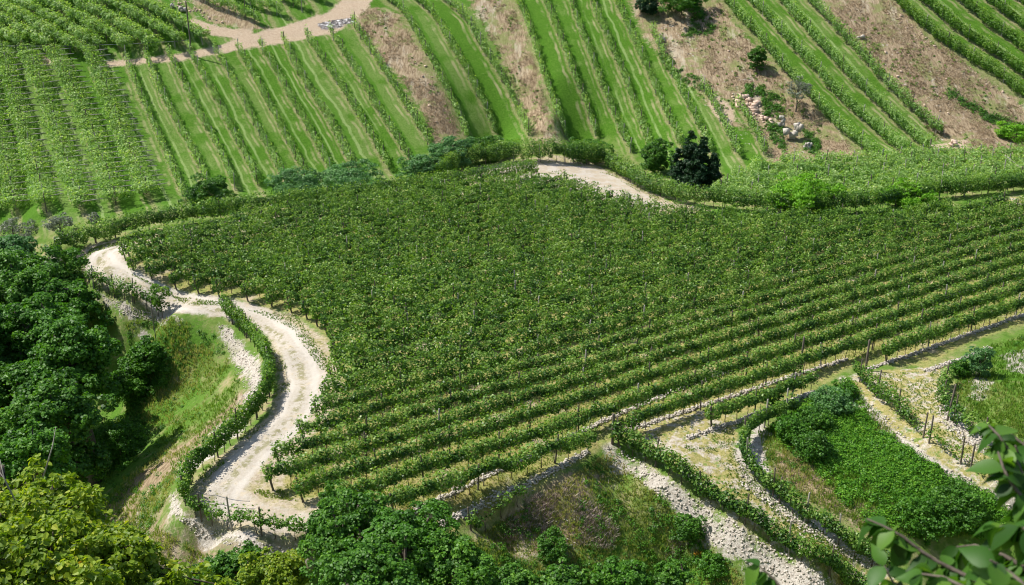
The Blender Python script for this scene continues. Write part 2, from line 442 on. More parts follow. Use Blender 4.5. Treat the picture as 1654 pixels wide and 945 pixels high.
def raw_mesh(name, V, F, mat=None, attrs=None, smooth=False):
    """V (n,3), F (m,k) with k fixed"""
    me = bpy.data.meshes.new(name)
    V = np.ascontiguousarray(V, dtype=np.float32); F = np.ascontiguousarray(F, dtype=np.int32)
    m_, k_ = F.shape
    me.vertices.add(len(V)); me.vertices.foreach_set('co', V.ravel())
    me.loops.add(m_ * k_); me.loops.foreach_set('vertex_index', F.ravel())
    me.polygons.add(m_)
    me.polygons.foreach_set('loop_start', np.arange(0, m_ * k_, k_, dtype=np.int32))
    me.polygons.foreach_set('loop_total', np.full(m_, k_, dtype=np.int32))
    if smooth: me.polygons.foreach_set('use_smooth', np.ones(m_, bool))
    me.update(calc_edges=True)
    if attrs:
        for n_, (arr, dom) in attrs.items(): set_attr(me, n_, arr, dom)
    if mat: me.materials.append(mat)
    return me

def link(name, data, parent=None, label=None, cat=None, group=None, kind=None, loc=None, rot=None, scale=None):
    o = bpy.data.objects.new(name, data)
    COL.objects.link(o)
    if parent is not None: o.parent = parent
    if label: o['label'] = label
    if cat: o['category'] = cat
    if group: o['group'] = group
    if kind: o['kind'] = kind
    if loc is not None: o.location = loc
    if rot is not None: o.rotation_euler = rot
    if scale is not None: o.scale = scale
    return o

# ------------------------------------------------------------------ materials
class NB:
    def __init__(self, name):
        self.m = bpy.data.materials.new(name); self.m.use_nodes = True
        self.t = self.m.node_tree; self.t.nodes.clear()
        self.out = self.t.nodes.new('ShaderNodeOutputMaterial')
    def n(self, typ, **kw):
        x = self.t.nodes.new(typ)
        for k, v in kw.items(): setattr(x, k, v)
        return x
    def l(self, a, b): self.t.links.new(a, b)
    def val(self, v, sock):
        if hasattr(v, 'links') or hasattr(v, 'is_linked'): self.l(v, sock)
        else: sock.default_value = v
    def attr(self, name):
        return self.n('ShaderNodeAttribute', attribute_name=name).outputs['Fac']
    def math(self, op, a, b=0.0, c=None):
        x = self.n('ShaderNodeMath', operation=op)
        self.val(a, x.inputs[0]); self.val(b, x.inputs[1])
        if c is not None: self.val(c, x.inputs[2])
        return x.outputs[0]
    def noise(self, scale, detail=3, rough=0.6, vec=None):
        x = self.n('ShaderNodeTexNoise')
        x.inputs['Scale'].default_value = scale; x.inputs['Detail'].default_value = detail; x.inputs['Roughness'].default_value = rough
        self.l(vec if vec is not None else self.pos, x.inputs['Vector'])
        return x.outputs['Fac']
    def geo(self):
        self.pos = self.n('ShaderNodeNewGeometry').outputs['Position']
        return self.pos
    def ramp(self, f, stops):
        x = self.n('ShaderNodeValToRGB')
        e = x.color_ramp.elements
        while len(e) < len(stops): e.new(0.5)
        for el, (p, c) in zip(e, stops):
            el.position = p; el.color = (*c, 1) if len(c) == 3 else c
        self.val(f, x.inputs[0])
        return x.outputs[0]
    def mix(self, f, a, b, mode='MIX'):
        x = self.n('ShaderNodeMix', data_type='RGBA', blend_type=mode)
        self.val(f, x.inputs[0])
        for v, s in ((a, x.inputs[6]), (b, x.inputs[7])):
            if isinstance(v, tuple): s.default_value = (*v, 1)
            else: self.l(v, s)
        return x.outputs[2]
    def sharp(self, f, lo, hi):
        x = self.n('ShaderNodeMapRange', interpolation_type='SMOOTHSTEP')
        self.val(f, x.inputs['Value']); x.inputs['From Min'].default_value = lo; x.inputs['From Max'].default_value = hi
        return x.outputs[0]

def ground_material():
    b = NB('ground'); b.geo()
    n_big = b.noise(0.12, 3); n_mid = b.noise(0.9, 4, 0.65); n_fine = b.noise(5.0, 4, 0.75); n_mic = b.noise(16.0, 3, 0.8)
    n_2 = b.noise(0.35, 4, 0.6)
    def edge(name, amp=0.55):
        v = b.math('ADD', b.attr(name), b.math('MULTIPLY', b.math('SUBTRACT', n_mid, 0.5), amp * 1.6))
        v = b.math('ADD', v, b.math('MULTIPLY', b.math('SUBTRACT', n_fine, 0.5), amp))
        return b.sharp(v, 0.36, 0.64)
    # meadow
    meadow = b.ramp(n_mid, [(0.30, (0.085, 0.15, 0.025)), (0.45, (0.14, 0.20, 0.045)), (0.56, (0.26, 0.25, 0.11)), (0.72, (0.37, 0.30, 0.19))])
    green = b.ramp(n_fine, [(0.3, (0.045, 0.11, 0.012)), (0.55, (0.085, 0.19, 0.02)), (0.75, (0.14, 0.25, 0.045))])
    straw = b.ramp(n_fine, [(0.28, (0.15, 0.105, 0.065)), (0.5, (0.33, 0.245, 0.15)), (0.72, (0.48, 0.39, 0.26))])
    patch = b.sharp(n_2, 0.42, 0.58)
    base = b.mix(b.math('MULTIPLY', patch, 0.6), meadow, green)
    lushf = edge('lush', 0.9)
    base = b.mix(b.math('MULTIPLY', edge('speck', 0.8), 0.55), base, (0.27, 0.22, 0.17))
    base = b.mix(b.math('MULTIPLY', lushf, b.sharp(b.noise(0.55, 4, 0.7), 0.34, 0.56)), base, green)
    # far slope mown between the rows
    rc = b.math('ADD', b.attr('rowc'), b.math('MULTIPLY', b.math('SUBTRACT', b.noise(0.3, 3), 0.5), 0.30))
    fr = b.math('FRACT', rc)
    alley = b.n('ShaderNodeTexWhiteNoise', noise_dimensions='1D'); b.l(b.math('FLOOR', rc), alley.inputs['W'])
    av = alley.outputs['Value']
    mown = b.ramp(n_fine, [(0.28, (0.036, 0.10, 0.007)), (0.5, (0.062, 0.15, 0.012)), (0.75, (0.11, 0.21, 0.03))])
    mown2 = b.ramp(n_fine, [(0.28, (0.07, 0.135, 0.022)), (0.5, (0.125, 0.20, 0.045)), (0.75, (0.20, 0.26, 0.09))])
    mixm = b.math('MULTIPLY', b.sharp(b.math('ADD', n_2, b.math('MULTIPLY', b.math('SUBTRACT', av, 0.5), 0.35)), 0.42, 0.62), 0.75)
    mcol = b.mix(mixm, mown, mown2)
    # darker band beside the row and a worn pale wheel track in each alley
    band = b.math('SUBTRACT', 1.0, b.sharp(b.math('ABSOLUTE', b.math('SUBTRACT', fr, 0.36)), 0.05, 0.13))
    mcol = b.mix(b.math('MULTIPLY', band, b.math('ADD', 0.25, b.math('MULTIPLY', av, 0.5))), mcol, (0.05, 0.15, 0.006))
    tr = b.math('SUBTRACT', 1.0, b.sharp(b.math('ABSOLUTE', b.math('SUBTRACT', fr, 0.52)), 0.025, 0.065))
    av2 = b.math('FRACT', b.math('MULTIPLY', av, 7.31))
    trk = b.math('MULTIPLY', tr, b.math('MULTIPLY', b.sharp(b.math('ADD', av2, b.math('MULTIPLY', b.math('SUBTRACT', b.noise(0.16, 4, 0.7), 0.5), 2.2)), 0.30, 0.9), 0.6))
    mcol = b.mix(b.math('MULTIPLY', trk, b.math('ADD', 0.45, b.math('MULTIPLY', n_fine, 0.6))), mcol, (0.30, 0.38, 0.16))
    tr2 = b.math('SUBTRACT', 1.0, b.sharp(b.math('ABSOLUTE', b.math('SUBTRACT', fr, 0.78)), 0.02, 0.07))
    mcol = b.mix(b.math('MULTIPLY', tr2, b.math('MULTIPLY', b.sharp(n_2, 0.4, 0.65), 0.75)), mcol, (0.30, 0.28, 0.15))
    und = b.math('MAXIMUM', b.sharp(fr, 0.86, 0.97), b.math('SUBTRACT', 1.0, b.sharp(fr, 0.03, 0.16)))
    undc = b.mix(b.sharp(b.noise(1.3, 4, 0.7), 0.50, 0.62), b.mix(0.5, mown2, straw), (0.36, 0.28, 0.19))
    mcol = b.mix(b.math('MULTIPLY', und, 0.65), mcol, undc)
    base = b.mix(b.attr('hill'), base, mcol)
    # dry banks: combed straw with streaks across the slope
    mp = b.n('ShaderNodeMapping'); mp.inputs['Rotation'].default_value = (0, 0, math.radians(35)); mp.inputs['Scale'].default_value = (3.0, 0.7, 1)
    b.l(b.pos, mp.inputs[0])
    streak = b.noise(1.3, 5, 0.75, mp.outputs[0])
    drycol = b.ramp(streak, [(0.26, (0.075, 0.06, 0.03)), (0.40, (0.18, 0.13, 0.08)), (0.52, (0.30, 0.228, 0.145)), (0.66, (0.39, 0.315, 0.205)), (0.8, (0.52, 0.43, 0.31))])
    drycol = b.mix(b.math('MULTIPLY', b.sharp(b.noise(0.25, 6, 0.72), 0.50, 0.60), 0.75), drycol, b.mix(n_fine, (0.10, 0.16, 0.035), (0.26, 0.27, 0.10)))
    drycol = b.mix(b.math('MULTIPLY', b.sharp(b.noise(0.17, 6, 0.7, mp.outputs[0]), 0.54, 0.66), 0.6), drycol, (0.50, 0.44, 0.34))
    base = b.mix(edge('dry', 0.6), base, drycol)
    # stony ground
    vor = b.n('ShaderNodeTexVoronoi', feature='F1'); vor.inputs['Scale'].default_value = 4.5; b.l(b.pos, vor.inputs['Vector'])
    stone = b.ramp(b.noise(7.0, 5, 0.8), [(0.28, (0.16, 0.125, 0.10)), (0.42, (0.37, 0.33, 0.28)), (0.58, (0.53, 0.49, 0.435)), (0.8, (0.64, 0.605, 0.55))])
    stone = b.mix(b.math('MULTIPLY', b.sharp(b.noise(2.2, 5, 0.8), 0.54, 0.64), 0.6), stone, (0.17, 0.135, 0.10))
    stone = b.mix(b.math('MULTIPLY', b.sharp(n_2, 0.60, 0.72), 0.5), stone, b.mix(0.5, green, straw))
    base = b.mix(edge('rock', 0.95), base, stone)
    sp = b.math('MULTIPLY', b.sharp(b.attr('speck'), 0.2, 0.8), b.sharp(b.noise(1.5, 5, 0.7), 0.60, 0.68))
    base = b.mix(sp, base, stone)
    # bare soil with dry grass under the big field
    fstraw = b.ramp(n_fine, [(0.3, (0.16, 0.16, 0.045)), (0.5, (0.30, 0.275, 0.10)), (0.7, (0.45, 0.36, 0.19))])
    fcol = b.mix(b.sharp(n_mid, 0.40, 0.62), fstraw, b.mix(0.5, fstraw, green))
    fcol = b.mix(b.sharp(n_2, 0.55, 0.72), fcol, (0.42, 0.35, 0.26))
    base = b.mix(edge('field', 0.2), base, fcol)
    # verges and terrace paths: pale grit with thin grass
    grit = b.ramp(n_fine, [(0.3, (0.29, 0.235, 0.165)), (0.5, (0.41, 0.345, 0.26)), (0.7, (0.50, 0.44, 0.345))])
    vcol = b.mix(b.sharp(b.math('ADD', b.math('MULTIPLY', n_mid, 0.6), b.math('MULTIPLY', b.noise(2.6, 4, 0.7), 0.4)), 0.46, 0.55), grit, b.mix(0.45, fstraw, grit))
    vcol = b.mix(b.math('MULTIPLY', b.sharp(b.noise(1.7, 5, 0.7), 0.52, 0.6), 0.8), vcol, (0.20, 0.20, 0.07))
    base = b.mix(edge('verge', 0.5), base, vcol)
    pcol = b.mix(b.sharp(b.noise(1.2, 5, 0.75), 0.43, 0.53), b.mix(b.sharp(n_fine, 0.35, 0.6), (0.32, 0.265, 0.185), (0.49, 0.445, 0.375)), fstraw)
    pcol = b.mix(b.math('MULTIPLY', b.sharp(b.noise(2.0, 4, 0.7), 0.55, 0.65), 0.7), pcol, green)
    base = b.mix(edge('path', 0.4), base, pcol)
    # gravel road with worn wheel lines
    rcol = b.ramp(b.noise(3.5, 5, 0.75), [(0.28, (0.38, 0.33, 0.27)), (0.45, (0.43, 0.385, 0.325)), (0.6, (0.47, 0.43, 0.37)), (0.8, (0.52, 0.48, 0.43))])
    rcol = b.mix(b.math('MULTIPLY', b.sharp(b.noise(1.1, 5, 0.7), 0.54, 0.64), 0.55), rcol, (0.50, 0.42, 0.30))
    rcol = b.mix(b.math('MULTIPLY', b.sharp(b.noise(1.9, 4, 0.8), 0.63, 0.68), 0.8), rcol, (0.22, 0.21, 0.10))
    wob = b.math('ADD', b.attr('roadc'), b.math('MULTIPLY', b.math('SUBTRACT', n_2, 0.5), 0.8))
    wheel = b.math('SUBTRACT', 1.0, b.sharp(b.math('ABSOLUTE', b.math('SUBTRACT', wob, 0.85)), 0.12, 0.35))
    rcol = b.mix(b.math('MULTIPLY', wheel, 0.65), rcol, (0.53, 0.49, 0.435))
    median = b.math('SUBTRACT', 1.0, b.sharp(wob, 0.1, 0.4))
    rcol = b.mix(b.math('MULTIPLY', median, b.math('MULTIPLY', b.sharp(b.noise(1.6, 5, 0.75), 0.47, 0.56), 0.8)), rcol, (0.21, 0.20, 0.09))
    shoulder = b.sharp(wob, 1.3, 1.8)
    rcol = b.mix(b.math('MULTIPLY', shoulder, b.math('MULTIPLY', b.sharp(n_mid, 0.40, 0.60), 0.6)), rcol, (0.36, 0.29, 0.195))
    base = b.mix(edge('road', 0.35), base, rcol)
    pk = b.ramp(n_fine, [(0.3, (0.30, 0.22, 0.15)), (0.5, (0.43, 0.335, 0.24)), (0.7, (0.50, 0.41, 0.31))])
    base = b.mix(edge('pink', 0.4), base, pk)
    ash = b.ramp(b.noise(2.0, 4, 0.7), [(0.40, (0.07, 0.065, 0.07)), (0.55, (0.25, 0.23, 0.22)), (0.65, (0.75, 0.75, 0.77))])
    base = b.mix(edge('ash', 0.8), base, ash)
    base = b.mix(b.math('MULTIPLY', b.sharp(n_mic, 0.35, 0.7), 0.25), base, b.mix(1.0, base, (0.6, 0.6, 0.55), 'MULTIPLY'))
    p = b.n('ShaderNodeBsdfPrincipled'); p.inputs['Roughness'].default_value = 0.95
    p.inputs['Specular IOR Level'].default_value = 0.1
    b.l(base, p.inputs['Base Color'])
    bump = b.n('ShaderNodeBump'); bump.inputs['Strength'].default_value = 0.8; bump.inputs['Distance'].default_value = 0.12
    hh = b.math('ADD', b.math('MULTIPLY', n_fine, 0.7), b.math('MULTIPLY', n_mic, 0.3))
    hh = b.math('ADD', hh, b.math('MULTIPLY', streak, b.math('MULTIPLY', b.attr('dry'), 1.4)))
    b.l(hh, bump.inputs['Height'])
    b.l(bump.outputs[0], p.inputs['Normal'])
    b.l(p.outputs[0], b.out.inputs[0])
    return b.m

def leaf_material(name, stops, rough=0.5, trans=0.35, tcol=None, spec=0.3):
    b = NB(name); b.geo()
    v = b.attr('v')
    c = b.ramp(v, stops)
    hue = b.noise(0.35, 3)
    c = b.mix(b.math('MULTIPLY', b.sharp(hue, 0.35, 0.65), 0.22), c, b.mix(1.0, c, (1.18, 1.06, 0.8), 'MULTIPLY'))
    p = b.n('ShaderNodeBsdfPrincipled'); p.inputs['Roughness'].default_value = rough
    p.inputs['Specular IOR Level'].default_value = spec
    b.l(c, p.inputs['Base Color'])
    t = b.n('ShaderNodeBsdfTranslucent')
    b.l(b.mix(1.0, c, tcol or (1.4, 1.5, 0.4), 'MULTIPLY'), t.inputs['Color'])
    m_ = b.n('ShaderNodeMixShader'); m_.inputs[0].default_value = trans
    b.l(p.outputs[0], m_.inputs[1]); b.l(t.outputs[0], m_.inputs[2])
    b.l(m_.outputs[0], b.out.inputs[0])
    return b.m

def plain_material(name, c1, c2, scale=6, rough=0.9, detail=4, stretch=None):
    b = NB(name); b.geo()
    vec = None
    tc = b.n('ShaderNodeTexCoord').outputs['Object']
    if stretch:
        mp = b.n('ShaderNodeMapping'); mp.inputs['Scale'].default_value = stretch; b.l(tc, mp.inputs[0]); vec = mp.outputs[0]
    else: vec = b.pos
    f = b.noise(scale, detail, 0.7, vec)
    p = b.n('ShaderNodeBsdfPrincipled'); p.inputs['Roughness'].default_value = rough
    p.inputs['Specular IOR Level'].default_value = 0.15
    b.l(b.ramp(f, [(0.3, c1), (0.7, c2)]), p.inputs['Base Color'])
    bump = b.n('ShaderNodeBump'); bump.inputs['Strength'].default_value = 0.6; bump.inputs['Distance'].default_value = 0.03
    b.l(f, bump.inputs['Height']); b.l(bump.outputs[0], p.inputs['Normal'])
    b.l(p.outputs[0], b.out.inputs[0])
    return b.m

M = {}
M['ground'] = ground_material()
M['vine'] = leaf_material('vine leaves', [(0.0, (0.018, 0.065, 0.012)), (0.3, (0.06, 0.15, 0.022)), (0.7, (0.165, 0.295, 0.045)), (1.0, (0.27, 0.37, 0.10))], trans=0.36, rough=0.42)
M['vine_far'] = leaf_material('far vine leaves', [(0.0, (0.10, 0.20, 0.05)), (0.4, (0.19, 0.33, 0.09)), (0.8, (0.30, 0.44, 0.16)), (1.0, (0.48, 0.57, 0.29))], trans=0.45)  # lighter and greyer than the field vines: distance haze put into the leaf colour
M['vine_bright'] = leaf_material('bright vine leaves', [(0.0, (0.04, 0.11, 0.012)), (0.4, (0.09, 0.20, 0.022)), (0.8, (0.16, 0.29, 0.035)), (1.0, (0.28, 0.37, 0.07))], trans=0.4)
M['oak'] = leaf_material('wood leaves', [(0.0, (0.022, 0.075, 0.011)), (0.5, (0.062, 0.175, 0.018)), (0.9, (0.12, 0.27, 0.03)), (1.0, (0.16, 0.31, 0.04))], trans=0.35)
M['lime'] = leaf_material('light wood leaves', [(0.0, (0.03, 0.10, 0.010)), (0.5, (0.065, 0.19, 0.016)), (1.0, (0.13, 0.29, 0.03))], trans=0.35)
M['dark'] = leaf_material('dark tree leaves', [(0.0, (0.008, 0.032, 0.012)), (0.6, (0.018, 0.06, 0.018)), (1.0, (0.04, 0.11, 0.03))], trans=0.2, tcol=(1.1, 1.5, 0.6))
M['blue'] = leaf_material('blue green leaves', [(0.0, (0.05, 0.13, 0.045)), (0.6, (0.11, 0.24, 0.075)), (1.0, (0.20, 0.36, 0.13))], trans=0.35, tcol=(1.1, 1.5, 0.7))
M['olive'] = leaf_material('olive leaves', [(0.0, (0.08, 0.10, 0.07)), (0.6, (0.17, 0.20, 0.15)), (1.0, (0.30, 0.34, 0.27))], trans=0.2, tcol=(1.1, 1.2, 0.8))
M['yellow'] = leaf_material('yellow green leaves', [(0.0, (0.06, 0.12, 0.012)), (0.3, (0.15, 0.25, 0.018)), (0.7, (0.29, 0.38, 0.03)), (0.96, (0.46, 0.48, 0.06)), (1.0, (0.34, 0.18, 0.04))], trans=0.45, tcol=(1.3, 1.35, 0.3))
M['near'] = leaf_material('near leaves', [(0.0, (0.02, 0.06, 0.010)), (0.5, (0.045, 0.13, 0.016)), (1.0, (0.12, 0.24, 0.03))], rough=0.5, trans=0.42, spec=0.3)
M['cover'] = leaf_material('ground cover leaves', [(0.0, (0.035, 0.13, 0.008)), (0.5, (0.09, 0.25, 0.014)), (1.0, (0.20, 0.38, 0.03))], trans=0.35)
M['tuft'] = leaf_material('grass blades', [(0.0, (0.07, 0.17, 0.014)), (0.45, (0.14, 0.25, 0.03)), (0.7, (0.32, 0.33, 0.11)), (1.0, (0.55, 0.46, 0.29))], trans=0.4, tcol=(1.3, 1.35, 0.7))
M['bramble'] = leaf_material('bright bramble leaves', [(0.0, (0.07, 0.20, 0.008)), (0.5, (0.14, 0.34, 0.014)), (1.0, (0.24, 0.46, 0.03))], trans=0.35)
M['drygrass'] = leaf_material('dry bank grass', [(0.0, (0.19, 0.14, 0.08)), (0.5, (0.33, 0.25, 0.16)), (0.85, (0.45, 0.36, 0.24)), (1.0, (0.56, 0.49, 0.35))], trans=0.3, tcol=(1, 1, 1))
M['heath'] = leaf_material('dead twigs', [(0.0, (0.30, 0.23, 0.22)), (0.6, (0.46, 0.38, 0.35)), (1.0, (0.62, 0.55, 0.50))], trans=0.3, tcol=(1, 1, 1))
M['flower'] = leaf_material('orange flowers', [(0.0, (0.45, 0.22, 0.01)), (1.0, (0.75, 0.42, 0.02))], trans=0.2, tcol=(1, 1, 1))
M['post'] = plain_material('weathered post', (0.07, 0.055, 0.045), (0.20, 0.17, 0.14), 9, stretch=(1, 1, 0.15))
M['post_pale'] = plain_material('pale post', (0.20, 0.18, 0.155), (0.40, 0.37, 0.33), 9, stretch=(1, 1, 0.15))
M['bark'] = plain_material('bark', (0.06, 0.048, 0.04), (0.15, 0.125, 0.10), 8)
M['stone'] = plain_material('limestone', (0.27, 0.23, 0.185), (0.60, 0.56, 0.50), 3)
M['pinkstone'] = plain_material('pinkish limestone', (0.40, 0.28, 0.21), (0.66, 0.52, 0.42), 2)
M['metal'] = plain_material('galvanised wire', (0.10, 0.11, 0.12), (0.2, 0.21, 0.23), 8, rough=0.5)

# ------------------------------------------------------------------ split the ground sheet into named surfaces that share one grid
ny, nx = YY.shape
I = np.arange(ny * nx).reshape(ny, nx)
F = np.stack([I[:-1, :-1], I[:-1, 1:], I[1:, 1:], I[1:, :-1]], -1).reshape(-1, 4)
def fm(a): return A[a][F].mean(1)
cls = np.zeros(len(F), int)
cls[fm('hill') > 0.5] = 1
cls[(fm('field') > 0.5) & (cls == 0)] = 2
cls[fm('verge') > 0.5] = 3
cls[fm('road') > 0.5] = 3
cls[fm('path') > 0.5] = 4
cls[fm('pink') > 0.5] = 5
GV = np.column_stack([gx, gy, gz])
for c, nm, lab in ((0, 'ground', 'rough grassy banks and terrace slopes below the vineyard'), (1, 'hillside', 'green vineyard hillside with dry brown banks'),
                   (2, 'field_ground', 'straw coloured earth under the dense vineyard'), (3, 'gravel_road', 'pale gravel road curving round the vineyard'),
                   (4, 'terrace_path', 'pale stony terrace path with thin grass'), (5, 'dirt_track', 'pinkish dirt track on the far slope')):
    f = F[cls == c]
    if not len(f): continue
    u, inv = np.unique(f.ravel(), return_inverse=True)
    me = raw_mesh(nm, GV[u], inv.reshape(-1, 4), M['ground'], {k: (A[k][u], 'POINT') for k in A}, smooth=True)
    link(nm, me, label=lab, kind='structure')

# ------------------------------------------------------------------ leaf builders
def unit(v): return v / np.maximum(np.linalg.norm(v, axis=-1, keepdims=True), 1e-9)

def leaf_quads(C, Nn, size, rng, aspect=0.8, fold=0.25):
    n = len(C)
    R = unit(rng.normal(size=(n, 3)))
    T = unit(np.cross(Nn, R)); B = np.cross(Nn, T)
    s = (size * rng.uniform(0.6, 1.35, n))[:, None] * 0.5
    V = np.stack([C - T * s, C + B * s * aspect + Nn * s * fold, C + T * s, C - B * s * aspect + Nn * s * fold], 1)
    return V.reshape(-1, 3)

def quads_obj(name, V, v, mat):
    F_ = np.arange(len(V), dtype=np.int32).reshape(-1, 4)
    return raw_mesh(name, V, F_, mat, {'v': (v, 'FACE')})

def row_leaves(L3, dens, w, z0, z1, size, rng, plant=1.0, gap=0.0, topv=0.25, clump=0.35):
    """leaves of a trained vine row along the polyline L3 (n,3)"""
    seg = np.linalg.norm(np.diff(L3, axis=0), axis=1); S_ = np.concatenate([[0], np.cumsum(seg)]); L = S_[-1]
    n = int(L * dens)
    if n < 4: n = 4
    s = rng.uniform(0, L, n)
    seed = int(rng.integers(1, 9999))
    # plants and gaps along the row
    pl = s / plant
    ph = np.abs((pl % 1) - 0.5) * 2
    rp = hash2(np.floor(pl), np.floor(pl) * 0, seed)
    size_f = (1 - clump * ph ** 2) * (0.78 + 0.42 * rp)
    if gap > 0:
        keep = (rp > gap) | (rng.random(n) < 0.25)
        s, ph, rp, size_f = s[keep], ph[keep], rp[keep], size_f[keep]; n = len(s)
    rough = (0.60 + 0.78 * vnoise(s * 1.9, s * 0 + 3, seed + 5)) if clump >= 0.3 else (0.88 + 0.35 * vnoise(s * 1.9, s * 0 + 3, seed + 5))
    C = np.stack([np.interp(s, S_, L3[:, k]) for k in range(3)], 1)
    T = np.stack([np.interp(s, S_, np.gradient(L3[:, k], S_)) for k in range(2)], 1); T = unit(T)
    side = np.stack([T[:, 1], -T[:, 0]], 1)
    th = rng.uniform(0, 2 * np.pi, n)
    r = rng.random(n) ** 0.33
    hz = (z1 - z0) / 2
    a = np.cos(th) * r * w * size_f * rough
    zc = (z0 + z1) / 2 + 0.30 * (vnoise(s * 1.3, s * 0 + 9, seed) - 0.5)
    hgt = zc + np.sin(th) * r * hz * size_f * rough * (1.0 + 0.35 * (vnoise(s * 3.1, s * 0, seed + 2) - 0.3))
    # a few shoots that stick up
    sh = rng.random(n) < 0.06
    hgt = np.where(sh, z1 + rng.uniform(0, 0.28, n), hgt)
    P = C.copy(); P[:, :2] += side * a[:, None]; P[:, :2] += rng.normal(0, 0.05, (n, 2))
    P[:, 2] += hgt
    out = np.column_stack([side * np.cos(th)[:, None], np.sin(th)])
    Nn = unit(out * 0.8 + rng.normal(0, 0.55, (n, 3)) + np.array([0, 0, 0.55]))
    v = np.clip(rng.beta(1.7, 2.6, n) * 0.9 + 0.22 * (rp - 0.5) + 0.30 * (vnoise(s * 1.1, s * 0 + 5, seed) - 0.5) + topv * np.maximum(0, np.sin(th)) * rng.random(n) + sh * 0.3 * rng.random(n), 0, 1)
    return leaf_quads(P, Nn, size, rng), v

def tube(pts, radii, sides=6):
    pts = np.asarray(pts, float); k = len(pts)
    T = unit(np.gradient(pts, axis=0))
    ref = np.array([1.0, 0.2, 0.1])
    A1 = unit(np.cross(T, ref)); B1 = np.cross(T, A1)
    an = np.linspace(0, 2 * np.pi, sides, endpoint=False)
    V = pts[:, None, :] + (A1[:, None, :] * np.cos(an)[None, :, None] + B1[:, None, :] * np.sin(an)[None, :, None]) * np.asarray(radii)[:, None, None]
    V = V.reshape(-1, 3)
    Fq = []
    for i in range(k - 1):
        for j in range(sides):
            a = i * sides + j; b_ = i * sides + (j + 1) % sides
            Fq.append((a, b_, b_ + sides, a + sides))
    # closed end caps
    V = np.vstack([V, pts[:1], pts[-1:]])
    for j in range(sides):
        a, b_ = j, (j + 1) % sides
        Fq.append((len(V) - 2, b_, a, a)); Fq.append((len(V) - 1, (k - 1) * sides + j, (k - 1) * sides + (j + 1) % sides, (k - 1) * sides + (j + 1) % sides))
    return V, Fq

def tubes_mesh(name, lst, mat):
    """a mesh made of tubes; faces may be triangles"""
    Vs = []; Fs = []; o = 0
    for pts, rad, sd in lst:
        V, Fq = tube(pts, rad, sd)
        Vs.append(V)
        for q in Fq:
            q = [x + o for x in q]
            Fs.append(q[:3] if q[2] == q[3] else q)
        o += len(V)
    me = bpy.data.meshes.new(name)
    me.from_pydata(np.vstack(Vs).tolist(), [], Fs); me.update()
    for p in me.polygons: p.use_smooth = True
    me.materials.append(mat)
    return me

def post_mesh(h, r, mat, lean=0.0, seed=0):
    g = np.random.default_rng(seed)
    z = np.array([-0.25, 0.0, h * 0.5, h * 0.97, h])
    pts = np.column_stack([lean * np.maximum(z, 0) / h + g.normal(0, 0.008, 5), g.normal(0, 0.008, 5), z])
    return tubes_mesh('post', [(pts, np.array([r, r, r * 0.93, r * 0.9, r * 0.55]), 7)], mat)

def stem_mesh(h, seed):
    g = np.random.default_rng(seed)
    z = np.linspace(-0.1, h, 5)
    pts = np.column_stack([np.cumsum(g.normal(0, 0.03, 5)), np.cumsum(g.normal(0, 0.03, 5)), z])
    return tubes_mesh('stem', [(pts, np.array([0.035, 0.028, 0.024, 0.022, 0.02]), 5)], M['bark'])

POST = [post_mesh(2.0, 0.055, M['post'], 0.0, 1), post_mesh(1.95, 0.05, M['post'], 0.06, 2), post_mesh(2.1, 0.055, M['post_pale'], 0.03, 3)]
POST_FAR = [post_mesh(2.1, 0.06, M['post'], 0.0, 4), post_mesh(2.1, 0.06, M['post_pale'], 0.04, 5)]
ENDPOST = post_mesh(1.6, 0.065, M['post'], -0.25, 6)
STEM = [stem_mesh(0.9, k) for k in range(5)]

def along(L3, s):
    seg = np.linalg.norm(np.diff(L3, axis=0), axis=1); S_ = np.concatenate([[0], np.cumsum(seg)])
    return np.array([np.interp(s, S_, L3[:, k]) for k in range(3)]), S_[-1]

def vine_row(L3, label, group, dens=230, w=0.42, z0=0.65, z1=1.85, size=0.15, mat='vine', gap=0.0, plant=1.0, post_gap=5.0,
             posts=POST, stems=False, ends=(False, False), seed=0, clump=0.48, topv=0.25, stem_range=None, ang=None):
    rng = np.random.default_rng(seed + 1000)
    base = L3[0].copy()
    root = link('vine_row', None, label=label, cat='vine row', group=group, loc=base)
    Q = L3 - base
    V, v = row_leaves(Q, dens, w, z0, z1, size, rng, plant, gap, topv, clump)
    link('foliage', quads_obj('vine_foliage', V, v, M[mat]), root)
    _, L = along(Q, 0)
    s = rng.uniform(0.3, post_gap * 0.6) if not ends[0] else 0.45
    k = 0
    d0 = L3[-1] - L3[0]; yaw = math.atan2(d0[1], d0[0])
    while s < L and k < 95:
        p, _ = along(Q, s)
        isend = (k == 0 and ends[0])
        link('post', ENDPOST if isend else posts[int(rng.integers(len(posts)))], root, loc=p, rot=(rng.normal(0, .03), rng.normal(0, .03), yaw if isend else rng.uniform(0, 6.28)),
             scale=(1, 1, rng.uniform(0.9, 1.08)))
        s += post_gap * rng.uniform(0.85, 1.15); k += 1
    if ends[1]:
        p, _ = along(Q, L - 0.1)
        link('post', ENDPOST, root, loc=p, rot=(0, 0, yaw + math.pi))
    if stems:
        s = 0.45; k = 0
        while s < L and k < 98:
            if stem_range is None or stem_range[0] <= s <= stem_range[1]:
                p, _ = along(Q, s)
                link('stem', STEM[int(rng.integers(5))], root, loc=p, rot=(0, 0, rng.uniform(0, 6.28)), scale=(1, 1, rng.uniform(0.85, 1.1)))
                k += 1
            s += plant * rng.uniform(0.92, 1.08)
    return root

